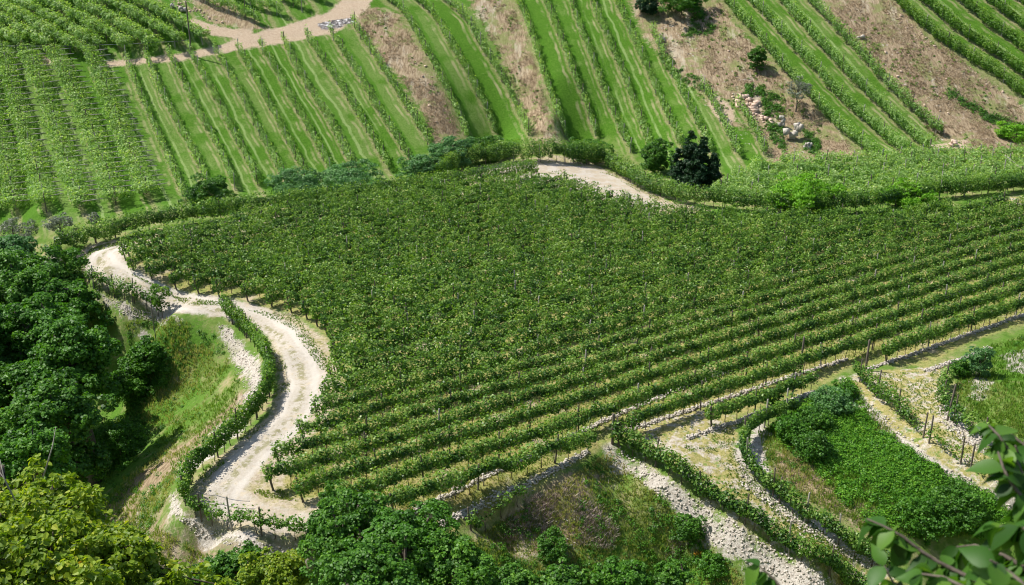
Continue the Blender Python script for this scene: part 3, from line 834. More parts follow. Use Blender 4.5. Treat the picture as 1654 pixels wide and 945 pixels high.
ORD = ['lowest', 'second', 'third', 'fourth', 'fifth', 'sixth', 'seventh', 'eighth', 'ninth', 'tenth', 'eleventh', 'twelfth', 'thirteenth', 'fourteenth', 'fifteenth',
       'sixteenth', 'seventeenth', 'eighteenth', 'nineteenth', 'twentieth', 'twenty-first', 'twenty-second', 'twenty-third', 'twenty-fourth', 'twenty-fifth',
       'twenty-sixth', 'twenty-seventh', 'twenty-eighth', 'twenty-ninth', 'thirtieth']

# ------------------------------------------------------------------ the big field: straight parallel rows clipped to its outline
def clip_row(v):
    """segments of the line  n.p = v  inside FIELD, as (s0, s1) along U"""
    t = []
    q = FIELD
    for i in range(len(q)):
        a = q[i]; b_ = q[(i + 1) % len(q)]
        va, vb = a @ N - v, b_ @ N - v
        if (va > 0) != (vb > 0):
            k = va / (va - vb)
            t.append((a + (b_ - a) * k) @ U)
    t.sort()
    return [(t[i], t[i + 1]) for i in range(0, len(t) - 1, 2)]

SP = 1.92
row_no = 0
for k in range(-1, 28):
    v = -44.9 - SP * k
    segs = [sg for sg in clip_row(v) if sg[1] - sg[0] > 2.5]
    if k == -1: segs = [sg for sg in segs if not (41 < sg[0] < 50)]
    # join pieces that a notch of the outline only grazes
    if k >= 3 and len(segs) > 1: segs = [(segs[0][0], segs[-1][1])]
    for j, (a, b_) in enumerate(segs):
        s_ = np.arange(a - 0.35, b_ + 0.25, 0.5)
        P2 = U[None, :] * s_[:, None] + N[None, :] * v
        P2 += N[None, :] * (0.10 * (vnoise(s_ * 0.15, s_ * 0 + k, 77) - 0.5))[:, None]
        L3 = np.column_stack([P2, height(P2[:, 0], P2[:, 1])])
        d = np.hypot(P2[:, 0].mean(), P2[:, 1].mean())
        where = 'big dark vineyard above the stony bank' if k < 9 else ('middle of the big dark vineyard' if k < 18 else 'far part of the big dark vineyard by the hedge row')
        extra = '' if len(segs) == 1 else (', part above the scrubby bank' if j == 0 else ', part by the terrace')
        lab = 'big field vine row, %s up from its bottom edge%s' % (ORD[row_no], extra)
        lowrow = k <= 8
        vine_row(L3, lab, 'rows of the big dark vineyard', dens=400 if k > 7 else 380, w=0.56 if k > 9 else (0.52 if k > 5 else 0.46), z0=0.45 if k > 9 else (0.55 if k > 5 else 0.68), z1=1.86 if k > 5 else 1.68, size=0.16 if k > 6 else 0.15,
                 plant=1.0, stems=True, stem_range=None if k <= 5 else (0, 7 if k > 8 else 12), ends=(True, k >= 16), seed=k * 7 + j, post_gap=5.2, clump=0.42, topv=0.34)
    row_no += 1

# ------------------------------------------------------------------ single rows that follow edges, road and terraces
SINGLE = [
    ([(93, 412), (130, 402), (170, 390), (200, 381), (300, 362), (410, 347), (543, 332), (610, 322), (710, 309), (830, 292), (866, 287)],
     'long curving vine row behind the big field, between it and the far slope', dict(dens=560, w=0.7, z0=0.55, z1=2.0, stems=True, post_gap=3.6, mat='vine', size=0.165, clump=0.2)),
    ([(712, 296), (735, 281), (775, 269), (840, 261), (900, 262), (975, 268)],
     'vine row on the far side of the upper bend of the gravel road', dict(dens=600, w=0.8, z0=0.7, z1=2.5, post_gap=3.0, stems=True, size=0.165, clump=0.2)),
    ([(978, 268), (1010, 290), (1040, 308), (1075, 320), (1105, 330), (1200, 341), (1330, 347), (1400, 342), (1500, 322), (1580, 316), (1720, 300)],
     'vine row running from the upper road bend along the tangled far plot', dict(dens=540, w=0.7, z0=0.55, z1=2.0, mat='vine', post_gap=2.8, stems=True, size=0.165, clump=0.2)),
    ([(88, 414), (96, 436), (112, 452), (138, 462)],
     'short bright vine row at the hairpin end of the gravel road', dict(dens=260, w=0.35, mat='vine_bright', post_gap=2.2)),
    ([(142, 462), (165, 471), (200, 486), (240, 501), (268, 513)],
     'short thin vine row below the hairpin, with road showing beneath it', dict(dens=300, w=0.42, z0=0.7, z1=1.75, plant=1.15, clump=0.75, gap=0.08, stems=True, post_gap=2.3)),
    ([(362, 508), (375, 524), (402, 548), (424, 575), (436, 605), (440, 635), (424, 668), (388, 706), (350, 742), (322, 765), (305, 782), (299, 805), (301, 828)],
     'bright curving vine row on the wood side of the gravel road', dict(dens=540, w=0.33, clump=0.22, z0=0.6, z1=1.75, mat='vine_bright', stems=True, post_gap=2.6)),
    ([(303, 832), (335, 845), (375, 857), (440, 870), (495, 880)],
     'thin vine row closing the lower end of the gravel road', dict(dens=250, w=0.4, z0=0.65, z1=1.4, plant=1.1, clump=0.8, gap=0.1, mat='vine_bright', stems=True, post_gap=2.4)),
    ([(988, 716), (1040, 742), (1100, 781), (1150, 813), (1205, 851), (1260, 886), (1330, 926), (1410, 972)],
     'dense vine row on top of the white stony bank, beside the lower terrace path', dict(dens=540, w=0.36, z0=0.45, z1=1.5, clump=0.22, stems=True, post_gap=3.0, mat='vine')),
    ([(1285, 670), (1250, 682), (1224, 697), (1202, 712), (1195, 735), (1211, 773), (1259, 813), (1309, 850), (1350, 878), (1380, 896), (1435, 928)],
     'vine row bending round the foot of the shrubby mound, above rubble', dict(dens=430, w=0.34, clump=0.3, z0=0.45, z1=1.4, stems=True, post_gap=2.3, gap=0.03)),
    ([(1378, 608), (1400, 628), (1440, 662), (1470, 687)],
     'leafy start of the vine row above the white bank, by the tall corner post', dict(dens=300, w=0.42, z0=0.3, z1=1.3, post_gap=2.0, mat='vine_bright')),
    ([(1472, 688), (1500, 717), (1540, 742), (1567, 760), (1615, 784), (1690, 825)],
     'thin gappy young vine row with tall posts above the white bank', dict(dens=80, w=0.26, z0=0.15, z1=1.0, plant=0.9, clump=0.8, gap=0.3, post_gap=2.9, mat='vine_bright')),
    ([(1530, 622), (1516, 648), (1530, 678), (1568, 702), (1600, 724), (1640, 750), (1700, 792)],
     'vine row on the uphill side of the upper terrace path, above dark rubble', dict(dens=290, w=0.42, z0=0.35, z1=1.35, plant=1.2, clump=0.6, gap=0.12, post_gap=2.3, stems=True)),
    ([(1140, 693), (1195, 676), (1255, 653), (1314, 630)],
     'short vine row on a stone ledge between lower path and field', dict(dens=380, w=0.45, z0=0.6, z1=1.45, stems=True, post_gap=3.6, clump=0.6, ends=(True, False))),
    ([(755, 864), (800, 840), (850, 812)],
     'short sparse vine row at the very foot of the big field', dict(dens=110, w=0.3, z0=0.55, z1=1.15, plant=1.2, clump=0.85, gap=0.2, stems=True, post_gap=7, ends=(True, False))),
]
for i, (ln, lab, kw) in enumerate(SINGLE):
    L3 = ground_line(ln, 6, 3)
    kw = dict(kw); 
    vine_row(L3, lab, 'single vine rows along road, edges and terraces', seed=500 + i, **kw)

# ------------------------------------------------------------------ far slope rows
CROSS = None
def crossarm_mesh():
    return tubes_mesh('crossarm', [(np.array([[-1.0, 0, -0.1], [0, 0, 0.0], [1.05, 0, 0.12]]), np.array([.045, .045, .04]), 5)], M['post_pale'])
CROSS = crossarm_mesh()
for i, ln in enumerate(WIDE):
    L3 = ground_line(ln, 6, 2, 0.6)
    lab = 'wide canopied far vine row on crossarms, %s in from the thin rows' % ['sixth', 'fifth', 'fourth', 'third', 'second', 'first'][i]
    root = vine_row(L3, lab, 'wide vine rows on crossarms', dens=430, w=1.42, z0=0.95, z1=1.75, size=0.19, mat='vine_far', plant=1.3, clump=0.2, post_gap=3.0, posts=POST_FAR, seed=700 + i, topv=0.4)
    Q = L3 - L3[0]; s = 0.8; _, L = along(Q, 0); k = 0
    while s < L and k < 60:
        p, _ = along(Q, s)
        link('crossarm', CROSS, root, loc=p + np.array([1.15, 0, 1.45]), rot=(0, 0, RNG.normal(0, 0.12)), scale=(1.05, 1, 1))
        s += 1.35 * RNG.uniform(0.9, 1.1); k += 1
THIN_LAB = ['counting from the wide canopied rows', ]
for i, ln in enumerate(THIN):
    L3 = ground_line(ln, 6, 2, 0.6)
    if i <= 10: lab = 'thin far vine row on mown grass, the one next to the wide canopied rows' if i == 0 else 'thin far vine row below the dirt track, %s from the wide canopied rows' % ORD[i]
    elif i <= 13: lab = 'far vine row on the grass strip between two brown banks, %s from the track side' % ['first', 'second', 'third'][i - 11]
    elif i <= 18: lab = 'long far vine row on mown grass past the second brown bank, %s after it' % ['first', 'second', 'third', 'fourth', 'fifth'][i - 14]
    else: lab = ['medium far vine row rising behind the dark conifer', 'short far vine row between dirt patch and conifer', 'shortest far vine row, just below the rock pile'][i - 19]
    vine_row(L3, lab, 'thin vine rows on the far slope', dens=(140 if i < 11 else 160) , w=0.36 if i < 11 else 0.40, z0=0.35, z1=1.75 if i < 11 else 1.65, size=0.175, mat='vine_far', plant=1.1,
             clump=0.6, gap=0.05, post_gap=3.2, posts=POST_FAR, seed=800 + i, topv=0.35)
for i, ln in enumerate(FULL):
    L3 = ground_line(ln, 6, 2, 0.6)
    if i < 4: lab = 'full leafy far vine row below the big brown bank, %s counting uphill' % ['first', 'second', 'third', 'fourth'][i]
    else: lab = 'full leafy vine row above the big brown bank, %s from the bank' % ['first', 'second', 'third', 'fourth', 'fifth'][i - 4]
    vine_row(L3, lab, 'leafy vine rows around the big brown bank', dens=380 if i > 3 else 300, w=0.7 if i > 3 else 0.58, z0=0.35, z1=1.7, size=0.17, mat='vine_bright' if i > 3 else 'vine_far', plant=1.1,
             clump=0.35, post_gap=4.5, posts=POST_FAR, seed=860 + i, topv=0.35)
# upper pergola plot
ends = [(335, 77), (297, 84), (254, 88), (212, 91), (168, 92), (125, 92), (83, 90), (42, 88), (2, 86), (-40, 86), (-85, 86)]
for i, (x, y) in enumerate(ends):
    t = min(1.35, (y + 14) / 66.0)
    ln = [(x, y), (x - 60 * t, y - 34 * t), (x - 125 * t, y - 67 * t)]
    L3 = ground_line(ln, 6, 1, 0.6)
    root = vine_row(L3, 'pergola vine row above the dirt track, %s from its utility pole corner' % (['first'] + ORD[1:])[i], 'pergola rows of the upper plot', dens=420, w=1.2, z0=1.2, z1=2.25, size=0.2, mat='vine_far',
                    plant=1.5, clump=0.4, post_gap=3.4, posts=POST_FAR, seed=900 + i, topv=0.45)
    # hanging front of the canopy
# rows of the plot above the track
TOP = [[(300, -12), (319, 0), (352, 15), (388, 28), (420, 42)], [(355, -12), (378, 0), (403, 12), (428, 19), (456, 27)], [(425, -12), (449, 0), (469, 10), (494, 17)], [(480, -12), (505, 0), (527, 6)]]
for i, ln in enumerate(TOP):
    L3 = ground_line(ln, 5, 1, 0.6)
    vine_row(L3, 'vine row above the bend of the dirt track, %s uphill from the track' % ['first', 'second', 'third', 'fourth'][i], 'vine rows above the dirt track', dens=230, w=0.5, z0=0.6, z1=1.9, size=0.18,
             mat='vine_far', post_gap=4, posts=POST_FAR, seed=930 + i)
# tangled plot on the right below the far terraces
for i, off in enumerate((16, 30, 44, 58, 70)):
    x0 = [1150, 1165, 1180, 1210, 1260][i]
    ln = []
    for x in np.arange(x0, 1730, 40):
        yb = np.interp(x, [1105, 1200, 1330, 1400, 1500, 1580, 1720], [330, 341, 347, 342, 322, 316, 300])
        k = np.interp(x, [1150, 1330, 1720], [1.0, 1.1, 0.65])
        ln.append((x, yb - off * k))
    L3 = ground_line(ln, 8, 2, 0.6)
    vine_row(L3, 'tangled overgrown vine row in the far plot, %s behind its front row' % ['first', 'second', 'third', 'fourth', 'fifth'][i], 'tangled vine rows of the far plot', dens=420, w=1.05, z0=0.3, z1=1.6, size=0.18,
             mat='vine_far', plant=1.3, clump=0.5, gap=0.06, post_gap=3.2, posts=POST_FAR, seed=950 + i, topv=0.5)

# ------------------------------------------------------------------ trees and bushes
def crown_leaves(rng, R, n, size, lobes=26, lobe_r=0.36, flat=0.9, elong=0.6):
    """leaves on the outer skins of many lobes gathered in an ellipsoid of radii R; centre at the origin"""
    R = np.asarray(R, float)
    g = (1 + 5 ** 0.5) / 2
    i = np.arange(lobes) + 0.5
    ph = np.arccos(1 - 1.75 * i / lobes); th = 2 * np.pi * i * g
    D = np.stack([np.cos(th) * np.sin(ph), np.sin(th) * np.sin(ph), np.cos(ph)], 1)
    D += rng.normal(0, 0.16, D.shape)
    rad = rng.uniform(0.45, 0.93, lobes)
    LC = D * rad[:, None] * R
    lr = lobe_r * R.mean() * rng.uniform(0.6, 1.25, lobes)
    wgt = lr ** 2; wgt = wgt / wgt.sum()
    which = rng.choice(lobes, n, p=wgt)
    d = unit(rng.normal(size=(n, 3)))
    outd = unit(LC[which] / R)
    d = unit(d + outd * 0.45 + np.array([0, 0, 0.25]))
    # sub-clumps on the lobe
    ns = 11
    sub = unit(rng.normal(size=(lobes, ns, 3)) + outd_l(LC, R)[:, None, :] * 0.4)
    pick = rng.integers(0, ns, n)
    sc = sub[which, pick]
    useSub = rng.random(n) < 0.88
    rr = lr[which]
    P1 = LC[which] + sc * rr[:, None] * 0.85 + d * (rr * 0.42 * rng.random(n) ** 0.4)[:, None] * np.array([1.25, 1.25, 0.6])
    P2 = LC[which] + d * (rr * (0.75 + 0.35 * rng.random(n)))[:, None]
    P = np.where(useSub[:, None], P1, P2)
    P[:, 2] *= flat
    Nn = unit(d * 0.7 + rng.normal(0, 0.5, (n, 3)) + np.array([0, 0, 0.6]))
    lobe_v = rng.normal(0, 0.10, lobes)
    v = np.clip(rng.beta(2.4, 3, n) + lobe_v[which], 0, 1)
    return P, Nn, v, LC, lr

def outd_l(LC, R): return unit(LC / R)

def leafy(P, Nn, size, rng, big=False):
    n = len(P)
    if not big: return leaf_quads(P, Nn, size, rng), 4
    Rr = unit(rng.normal(size=(n, 3)) * [1, 1, 0.5] + [0, 0, -0.6])
    T = unit(Rr - Nn * (Rr * Nn).sum(1, keepdims=True)); B = np.cross(Nn, T)
    s = (size * rng.uniform(0.6, 1.3, n))[:, None]
    V = np.stack([P, P + T * s * .3 + B * s * .42 + Nn * s * .10, P + T * s * .72 + B * s * .30 + Nn * s * .03, P + T * s * 1.0 - Nn * s * .12,
                  P + T * s * 1.0 - Nn * s * .12, P + T * s * .72 - B * s * .30 + Nn * s * .03, P + T * s * .3 - B * s * .42 + Nn * s * .10, P], 1)
    return V.reshape(-1, 3), 8

def tree(kindname, label, cat, base, top_h, R, mat, n, size, seed, group=None, lobes=26, lobe_r=0.36, trunk_r=None, crown_off=(0, 0), vboost=0.0, big=False, limbs=9, trunk_mat='bark'):
    rng = np.random.default_rng(seed)
    base = np.asarray(base, float)
    root = link(kindname, None, label=label, cat=cat, group=group, loc=base)
    R = np.asarray(R, float)
    cc = np.array([crown_off[0], crown_off[1], top_h - R[2]])
    P, Nn, v, LC, lr = crown_leaves(rng, R, n, size, lobes, lobe_r)
    P = P + cc
    gnd = height(P[:, 0] + base[0], P[:, 1] + base[1]) - base[2]
    keep = P[:, 2] > gnd + 0.02
    P, Nn, v = P[keep], Nn[keep], np.clip(v[keep] + vboost, 0, 1)
    V, _ = leafy(P, Nn, size, rng, big)
    if big:
        F_ = np.arange(len(V), dtype=np.int32).reshape(-1, 4); vv = np.repeat(v, 2)
        me = raw_mesh('crown', V, F_, M[mat], {'v': (vv, 'FACE')})
    else: me = quads_obj('crown', V, v, M[mat])
    link('crown', me, root)
    tr = trunk_r or 0.035 * top_h
    tp = np.array([[0, 0, -0.4], [0.02 * top_h, 0, cc[2] * 0.35], [cc[0] * 0.5, cc[1] * 0.5, cc[2] * 0.75], [cc[0], cc[1], cc[2] + R[2] * 0.3]])
    lst = [(densify(tp, max(0.2, top_h / 10)), None, 8)]
    pts = lst[0][0]; lst[0] = (pts, np.linspace(tr * 1.15, tr * 0.35, len(pts)), 8)
    for j in range(min(limbs, len(LC))):
        e = (LC[j] * np.array([1, 1, 0.9])) + cc
        a = pts[int(len(pts) * rng.uniform(0.35, 0.8))]
        mid = (a + e) / 2 + rng.normal(0, 0.05 * top_h, 3)
        lp = np.array([a, mid, e])
        lst.append((lp, np.array([tr * 0.45, tr * 0.28, tr * 0.1]), 5))
    link('trunk', tubes_mesh('trunk', lst, M[trunk_mat]), root)
    return root

def place(px, py, z=None):
    if z is None: return unproj([(px, py)])[0]
    return np.array(on_plane(px, py, z))

def conifer(nm, lab, cat, base, h, r, mt, seed):
    rng = np.random.default_rng(seed)
    root = link(nm, None, label=lab, cat=cat, group='dark conifers', loc=base)
    PP = []; NN = []; lst = []
    leads = [(0, 0, 1.0, 0.72)] if r < 1.5 else [(-0.12, 0, 1.0, 0.62), (0.36, 0.1, 0.90, 0.50), (0.72, -0.1, 0.60, 0.36), (-0.55, 0.1, 0.66, 0.42), (0.1, -0.45, 0.72, 0.5), (0.1, 0.5, 0.7, 0.5)]
    for (ox, oy, hh, rr) in leads:
        H_ = h * hh; Rr = r * rr; n_b = int(60 * hh)
        lst.append((np.array([[ox * r * 0.4, oy * r * 0.4, -0.3], [ox * r, oy * r, H_ * 0.4], [ox * r, oy * r, H_]]), np.array([0.10, 0.07, 0.02]), 6))
        for b_ in range(n_b):
            t = rng.uniform(0.04, 0.97); a = rng.uniform(0, 6.283)
            L = Rr * (1 - t) ** 0.75 * rng.uniform(0.65, 1.15) + 0.10
            n = int(60 + 190 * L)
            q = rng.random(n) ** 0.6
            d = np.array([math.cos(a), math.sin(a), 0.12])
            P = np.array([ox * r, oy * r, H_ * t]) + d * (q * L)[:, None] + rng.normal(0, 1, (n, 3)) * np.array([0.16, 0.16, 0.10]) * (0.5 + 0.6 * L / max(Rr, .1))
            P[:, 2] -= 0.12 * q ** 2 * L
            PP.append(P); NN.append(unit(d * 0.5 + rng.normal(0, .5, (n, 3)) + [0, 0, .7]))
    P = np.vstack(PP); Nn = np.vstack(NN)
    v = np.clip(rng.beta(2.2, 3, len(P)), 0, 1)
    link('crown', quads_obj('crown', leaf_quads(P, Nn, 0.16, rng), v, M[mt]), root)
    link('trunk', tubes_mesh('trunk', lst, M['bark']), root)

# the wood on the slope below the road; crowns given as (pixel centre, pixel radii, ground height under them)
WOOD = [
    # cx, cy, rx, ry, distance, mat, label
    (45, 470, 75, 75, 98, 'oak', 'dark green broadleaf tree at the upper corner of the wood'),
    (105, 492, 48, 44, 94, 'lime', 'fresh green rounded tree just below the hairpin vine row'),
    (65, 560, 74, 75, 85, 'lime', 'broad green tree in the middle of the wood with yellowish left side'),
    (118, 590, 56, 90, 79, 'lime', 'tallest full green tree of the wood facing the meadow'),  # lighter leaf colour stands in for sunlight on its front
    (25, 660, 75, 85, 80, 'oak', 'dark tree at the picture edge behind the yellow green tree'),
    (85, 665, 70, 58, 74, 'oak', 'shady lower tree of the wood overhanging the dark hollow'),
    (10, 570, 50, 70, 90, 'blue', 'bluish green tree deep in the wood'),
    (50, 735, 55, 40, 68, 'lime', 'small fresh green tree in front of the dark hollow'),
    (5, 415, 50, 35, 108, 'blue', 'grey green tree at the wood top corner under the wide rows'),
    (125, 752, 42, 32, 74, 'oak', 'low dark understorey tree at the mouth of the hollow'),
    (-60, 600, 70, 120, 84, 'oak', 'tree cut off by the picture edge beside the wood'),
]
for i, (x, y, rx, ry, d, mt, lab) in enumerate(WOOD):
    c = rays([(x, y)])[0]; c = c / np.linalg.norm(c) * d + np.array([0, 0, CAM_H])
    g = height(c[0], c[1]); sc = d / FPX
    R = np.array([rx * sc, rx * sc * 0.95, ry * sc])
    top = c[2] + R[2] - g
    tree('broadleaf_tree', lab, 'tree', (c[0], c[1], float(g)), float(top), R, mt, int(34000 * (R[0] * R[2]) / 12), 0.21, 40 + i, 'trees of the wood beside the road', lobes=75, lobe_r=0.235,
         vboost=0.06 if mt == 'oak' else 0)
# trees at the lower edge
LOW = [
    (560, 860, 70, 62, 46, 'oak', 'green broadleaf tree at the lower end of the gravel road'),
    (655, 890, 75, 72, 44, 'lime', 'round bright green tree in front of the lowest rows'),
    (735, 925, 60, 55, 43, 'oak', 'green tree crown at the foot of the grassy bank, next to the bright round one'),
    (590, 940, 80, 60, 41, 'oak', 'low green crown cut by the bottom edge under the bright round tree'),
    (540, 815, 26, 28, 56, 'oak', 'small tree top rising in front of the end posts'),
    (440, 930, 50, 42, 49, 'yellow', 'yellowish green bush tree below the thin road-end row'),
    (370, 925, 36, 34, 50, 'oak', 'dark green bush left of the yellowish one'),
    (835, 950, 42, 30, 46, 'oak', 'low dark tree crown at the bottom of the central bank'),
    (915, 942, 36, 30, 46, 'oak', 'dark shrubby tree below the pale rocks'),
    (1010, 940, 46, 34, 46, 'lime', 'fresh green round shrub at the bottom of the central bank'),
    (1085, 935, 26, 28, 46, 'oak', 'small dark green tree beside the fresh green shrub'),
]
for i, (x, y, rx, ry, d, mt, lab) in enumerate(LOW):
    c = rays([(x, y)])[0]; c = c / np.linalg.norm(c) * d + np.array([0, 0, CAM_H])
    g = height(c[0], c[1]); sc = d / FPX
    R = np.array([rx * sc, rx * sc * 0.95, ry * sc])
    top = max(c[2] + R[2] - g, R[2] * 1.5)
    tree('broadleaf_tree', lab, 'tree', (c[0], c[1], float(c[2] + R[2] - top)), float(top), R, mt, int(24000 * (R[0] * R[2]) / 4) + 2500, 0.125, 80 + i, 'trees along the lower edge', lobes=62, lobe_r=0.25,
         vboost=0.08 if mt == 'oak' else 0)
# bushes standing on the ground: (px, py of foot, half width px, height px, mat, name, label)
BUSH = [
    (1117, 296, 42, 78, 'dark', 'conifer_tree', 'big dark conifer standing beyond the upper road bend'),
    (1057, 282, 22, 56, 'oak', 'round_bush', 'medium dark bush beside the big dark conifer'),
    (1152, 296, 16, 44, 'dark', 'conifer_tree', 'small dark conifer against the side of the big one'),
    (1045, 24, 17, 30, 'dark', 'round_bush', 'dark round bush at the top edge above the dirt strip'),
    (1100, 24, 34, 40, 'lime', 'round_bush', 'wide green bush at the top edge above the dry bank'),
    (1285, 180, 18, 46, 'olive', 'olive_tree', 'grey leaved olive tree on the dry bank'),
    (1221, 112, 11, 36, 'oak', 'round_bush', 'narrow dark bush on the dry bank edge above the rock pile'),
    (342, 342, 38, 50, 'oak', 'round_bush', 'round dark bush poking over the curving edge row'),
    (480, 320, 42, 44, 'blue', 'round_bush', 'grey green scrub bush behind the edge row, next to a wider one'),
    (560, 316, 58, 44, 'blue', 'round_bush', 'wide grey green scrub behind the edge row'),
    (685, 292, 36, 40, 'blue', 'round_bush', 'blue green bush below the first brown bank foot'),
    (735, 270, 40, 48, 'blue', 'round_bush', 'blue green bush at the foot of the first brown bank by the upper road'),
    (790, 256, 30, 34, 'oak', 'round_bush', 'low bush between the blue green bush and the upper road row'),
    (950, 256, 36, 26, 'oak', 'round_bush', 'bush spreading behind the upper road row below the mown rows'),
    (155, 378, 9, 30, 'olive', 'olive_tree', 'tiny olive tree rising from the edge row near the hairpin'),
    (100, 385, 22, 34, 'olive', 'olive_tree', 'grey olive at the end of the wide canopied rows'),
    (25, 400, 34, 36, 'olive', 'olive_tree', 'pale grey olive at the upper corner of the wood'),
    (262, 515, 14, 52, 'vine_bright', 'young_tree', 'young tree on a thin stem at the end of the short thin row'),
    (1580, 608, 17, 50, 'blue', 'round_bush', 'dark blue green upright bush below the last rows'),
    (1548, 610, 13, 26, 'lime', 'round_bush', 'small fresh bush beside the dark upright bush'),
    (892, 905, 25, 48, 'oak', 'round_bush', 'rounded green bush beside the pale rocks of the central bank'),
    (1112, 878, 24, 52, 'oak', 'round_bush', 'dark bush near the white embankment, above the orange flowers'),
    (1150, 925, 26, 28, 'lime', 'round_bush', 'low light bush under the orange flowers'),
    (1275, 706, 26, 36, 'lime', 'round_bush', 'bush on the mound tip beside the ledge row'),
    (1310, 738, 28, 38, 'oak', 'round_bush', 'darker bush in the middle of the mound, nearest the dry grass'),
    (1318, 690, 26, 30, 'oak', 'round_bush', 'bush behind the darker one on the mound'),
    (1362, 640, 20, 24, 'lime', 'round_bush', 'light bush at the head of the mound near the corner post'),
    (1245, 650, 14, 20, 'oak', 'round_bush', 'little dark bush at the tip of the mound'),
    (1340, 665, 32, 34, 'blue', 'round_bush', 'grey green bush on top of the mound'),
    (215, 640, 36, 48, 'lime', 'round_bush', 'bright bush in the meadow edge next to the wood'),
    (195, 740, 42, 60, 'lime', 'round_bush', 'rounded bright bush on the meadow slope above the yellow tree'),
    (240, 600, 30, 50, 'lime', 'round_bush', 'bright leafy bush below the young tree on its thin stem'),
    (130, 770, 45, 42, 'lime', 'round_bush', 'low spreading bush between meadow and yellow tree'),
    (1640, 225, 24, 20, 'bramble', 'round_bush', 'bright yellow green bush low on the big brown bank'),
    (1290, 338, 52, 46, 'bramble', 'round_bush', 'bright green bramble mass in the tangled far plot'),
    (1460, 330, 34, 30, 'bramble', 'round_bush', 'second bright bramble clump in the tangled far plot'),
    (1540, 845, 50, 60, 'oak', 'round_bush', 'dark bush behind the blurred near leaves'),
    (1490, 855, 40, 50, 'lime', 'round_bush', 'green bush at the lower edge of the bramble slope'),
    (335, 945, 30, 40, 'oak', 'round_bush', 'small green bush under the brown bank by the road end'),
    (515, 885, 26, 40, 'oak', 'round_bush', 'small bush at the end of the thin road-end row'),
    (400, 905, 20, 22, 'lime', 'round_bush', 'tiny light bush on the bank below the thin road-end row'),
]
for i, (x, y, hwid, hh, mt, nm, lab) in enumerate(BUSH):
    p = place(x, y); sc = 1 / px_scale(p)
    hgt = hh * sc * 1.1; r = hwid * sc
    cat = {'conifer_tree': 'conifer', 'olive_tree': 'olive tree', 'young_tree': 'young tree', 'round_bush': 'bush'}[nm]
    if nm == 'round_bush':
        tree(nm, lab, cat, p, hgt, (r, r, hgt * 0.56), mt, int(4500 * max(0.35, r * hgt / 3.0)) + 900, 0.17 if p[1] > 70 else 0.12, 200 + i, 'bushes', lobes=40, lobe_r=0.30, trunk_r=0.06, limbs=5)
    elif nm == 'conifer_tree':
        conifer(nm, lab, cat, p, hgt, r, mt, 200 + i)
    elif nm == 'olive_tree':
        tree(nm, lab, cat, p, hgt, (r, r, hgt * 0.36), mt, int(1800 * max(0.4, r)), 0.13, 200 + i, 'olive trees', lobes=14, lobe_r=0.38, trunk_r=0.10, limbs=7)
    else:
        tree(nm, lab, cat, p, hgt, (r, r, hgt * 0.36), mt, 1200, 0.16, 200 + i, None, lobes=12, lobe_r=0.4, trunk_r=0.03, limbs=5)

# ------------------------------------------------------------------ yellow green tree close below the camera
def near_tree():
    spec = [(50, 890, 115, 100, 22.0), (20, 970, 150, 100, 20.0), (170, 930, 90, 70, 21.0), (265, 975, 80, 50, 20.5), (50, 810, 60, 48, 23.5), (115, 840, 50, 42, 23.0)]
    rng = np.random.default_rng(5)
    root = link('yellowing_tree', None, label='yellow green broadleaf tree filling the lower corner, nearest to the viewer', cat='tree', loc=(-10.5, 17, float(height(-10.5, 17))))
    b0 = np.array([-10.5, 17, float(height(-10.5, 17))])
    VV = []; vv = []; lst = []
    tr = [(np.array([[0, 0, -0.5], [0.2, 0.3, 3.0], [0.3, 0.8, 6.0], [0.4, 1.2, 8.5]]), np.array([0.28, 0.22, 0.16, 0.08]), 8)]
    for (x, y, rx, ry, d) in spec:
        c = rays([(x, y)])[0]; c = c / np.linalg.norm(c) * d + np.array([0, 0, CAM_H]) - b0
        sc = d / FPX; R = np.array([rx * sc, rx * sc, ry * sc])
        P, Nn, v, LC, lr = crown_leaves(rng, R, int(9500 * rx * ry / 10000), 0.13, 80, 0.19)
        V, _ = leafy(P + c, Nn, 0.105, rng, True)
        VV.append(V); vv.append(np.repeat(np.clip(v * 1.02, 0, 1), 2))
        for j in range(len(LC)):
            e = LC[j] * 0.95 + c
            a = np.array([0.3, 0.9, 4.5 + rng.uniform(0, 3)])
            lst.append((np.array([a, (a + e) / 2 + rng.normal(0, .25, 3), e]), np.array([0.07, 0.045, 0.012]), 5))
    V = np.vstack(VV); v = np.concatenate(vv)
    link('crown', raw_mesh('crown', V, np.arange(len(V), dtype=np.int32).reshape(-1, 4), M['yellow'], {'v': (v, 'FACE')}), root)
    tw = []
    # bare grey twigs that stick out of the crown
    for (a, b_, c_) in (((-6, 755), (8, 775), (24, 808)), ((0, 742), (6, 770), (14, 790)), ((90, 690), (85, 720), (70, 770))):
        pts = []
        for q in (a, b_, c_):
            r_ = rays([q])[0]; pts.append(r_ / np.linalg.norm(r_) * 21.0 + np.array([0, 0, CAM_H]) - b0)
        tw.append((np.array(pts[::-1]), np.array([0.016, 0.012, 0.005]), 5))
    link('trunk', tubes_mesh('trunk', tr + lst, M['bark']), root)
    link('bare_twig', tubes_mesh('bare_twig', tw, M['post_pale']), root)
near_tree()

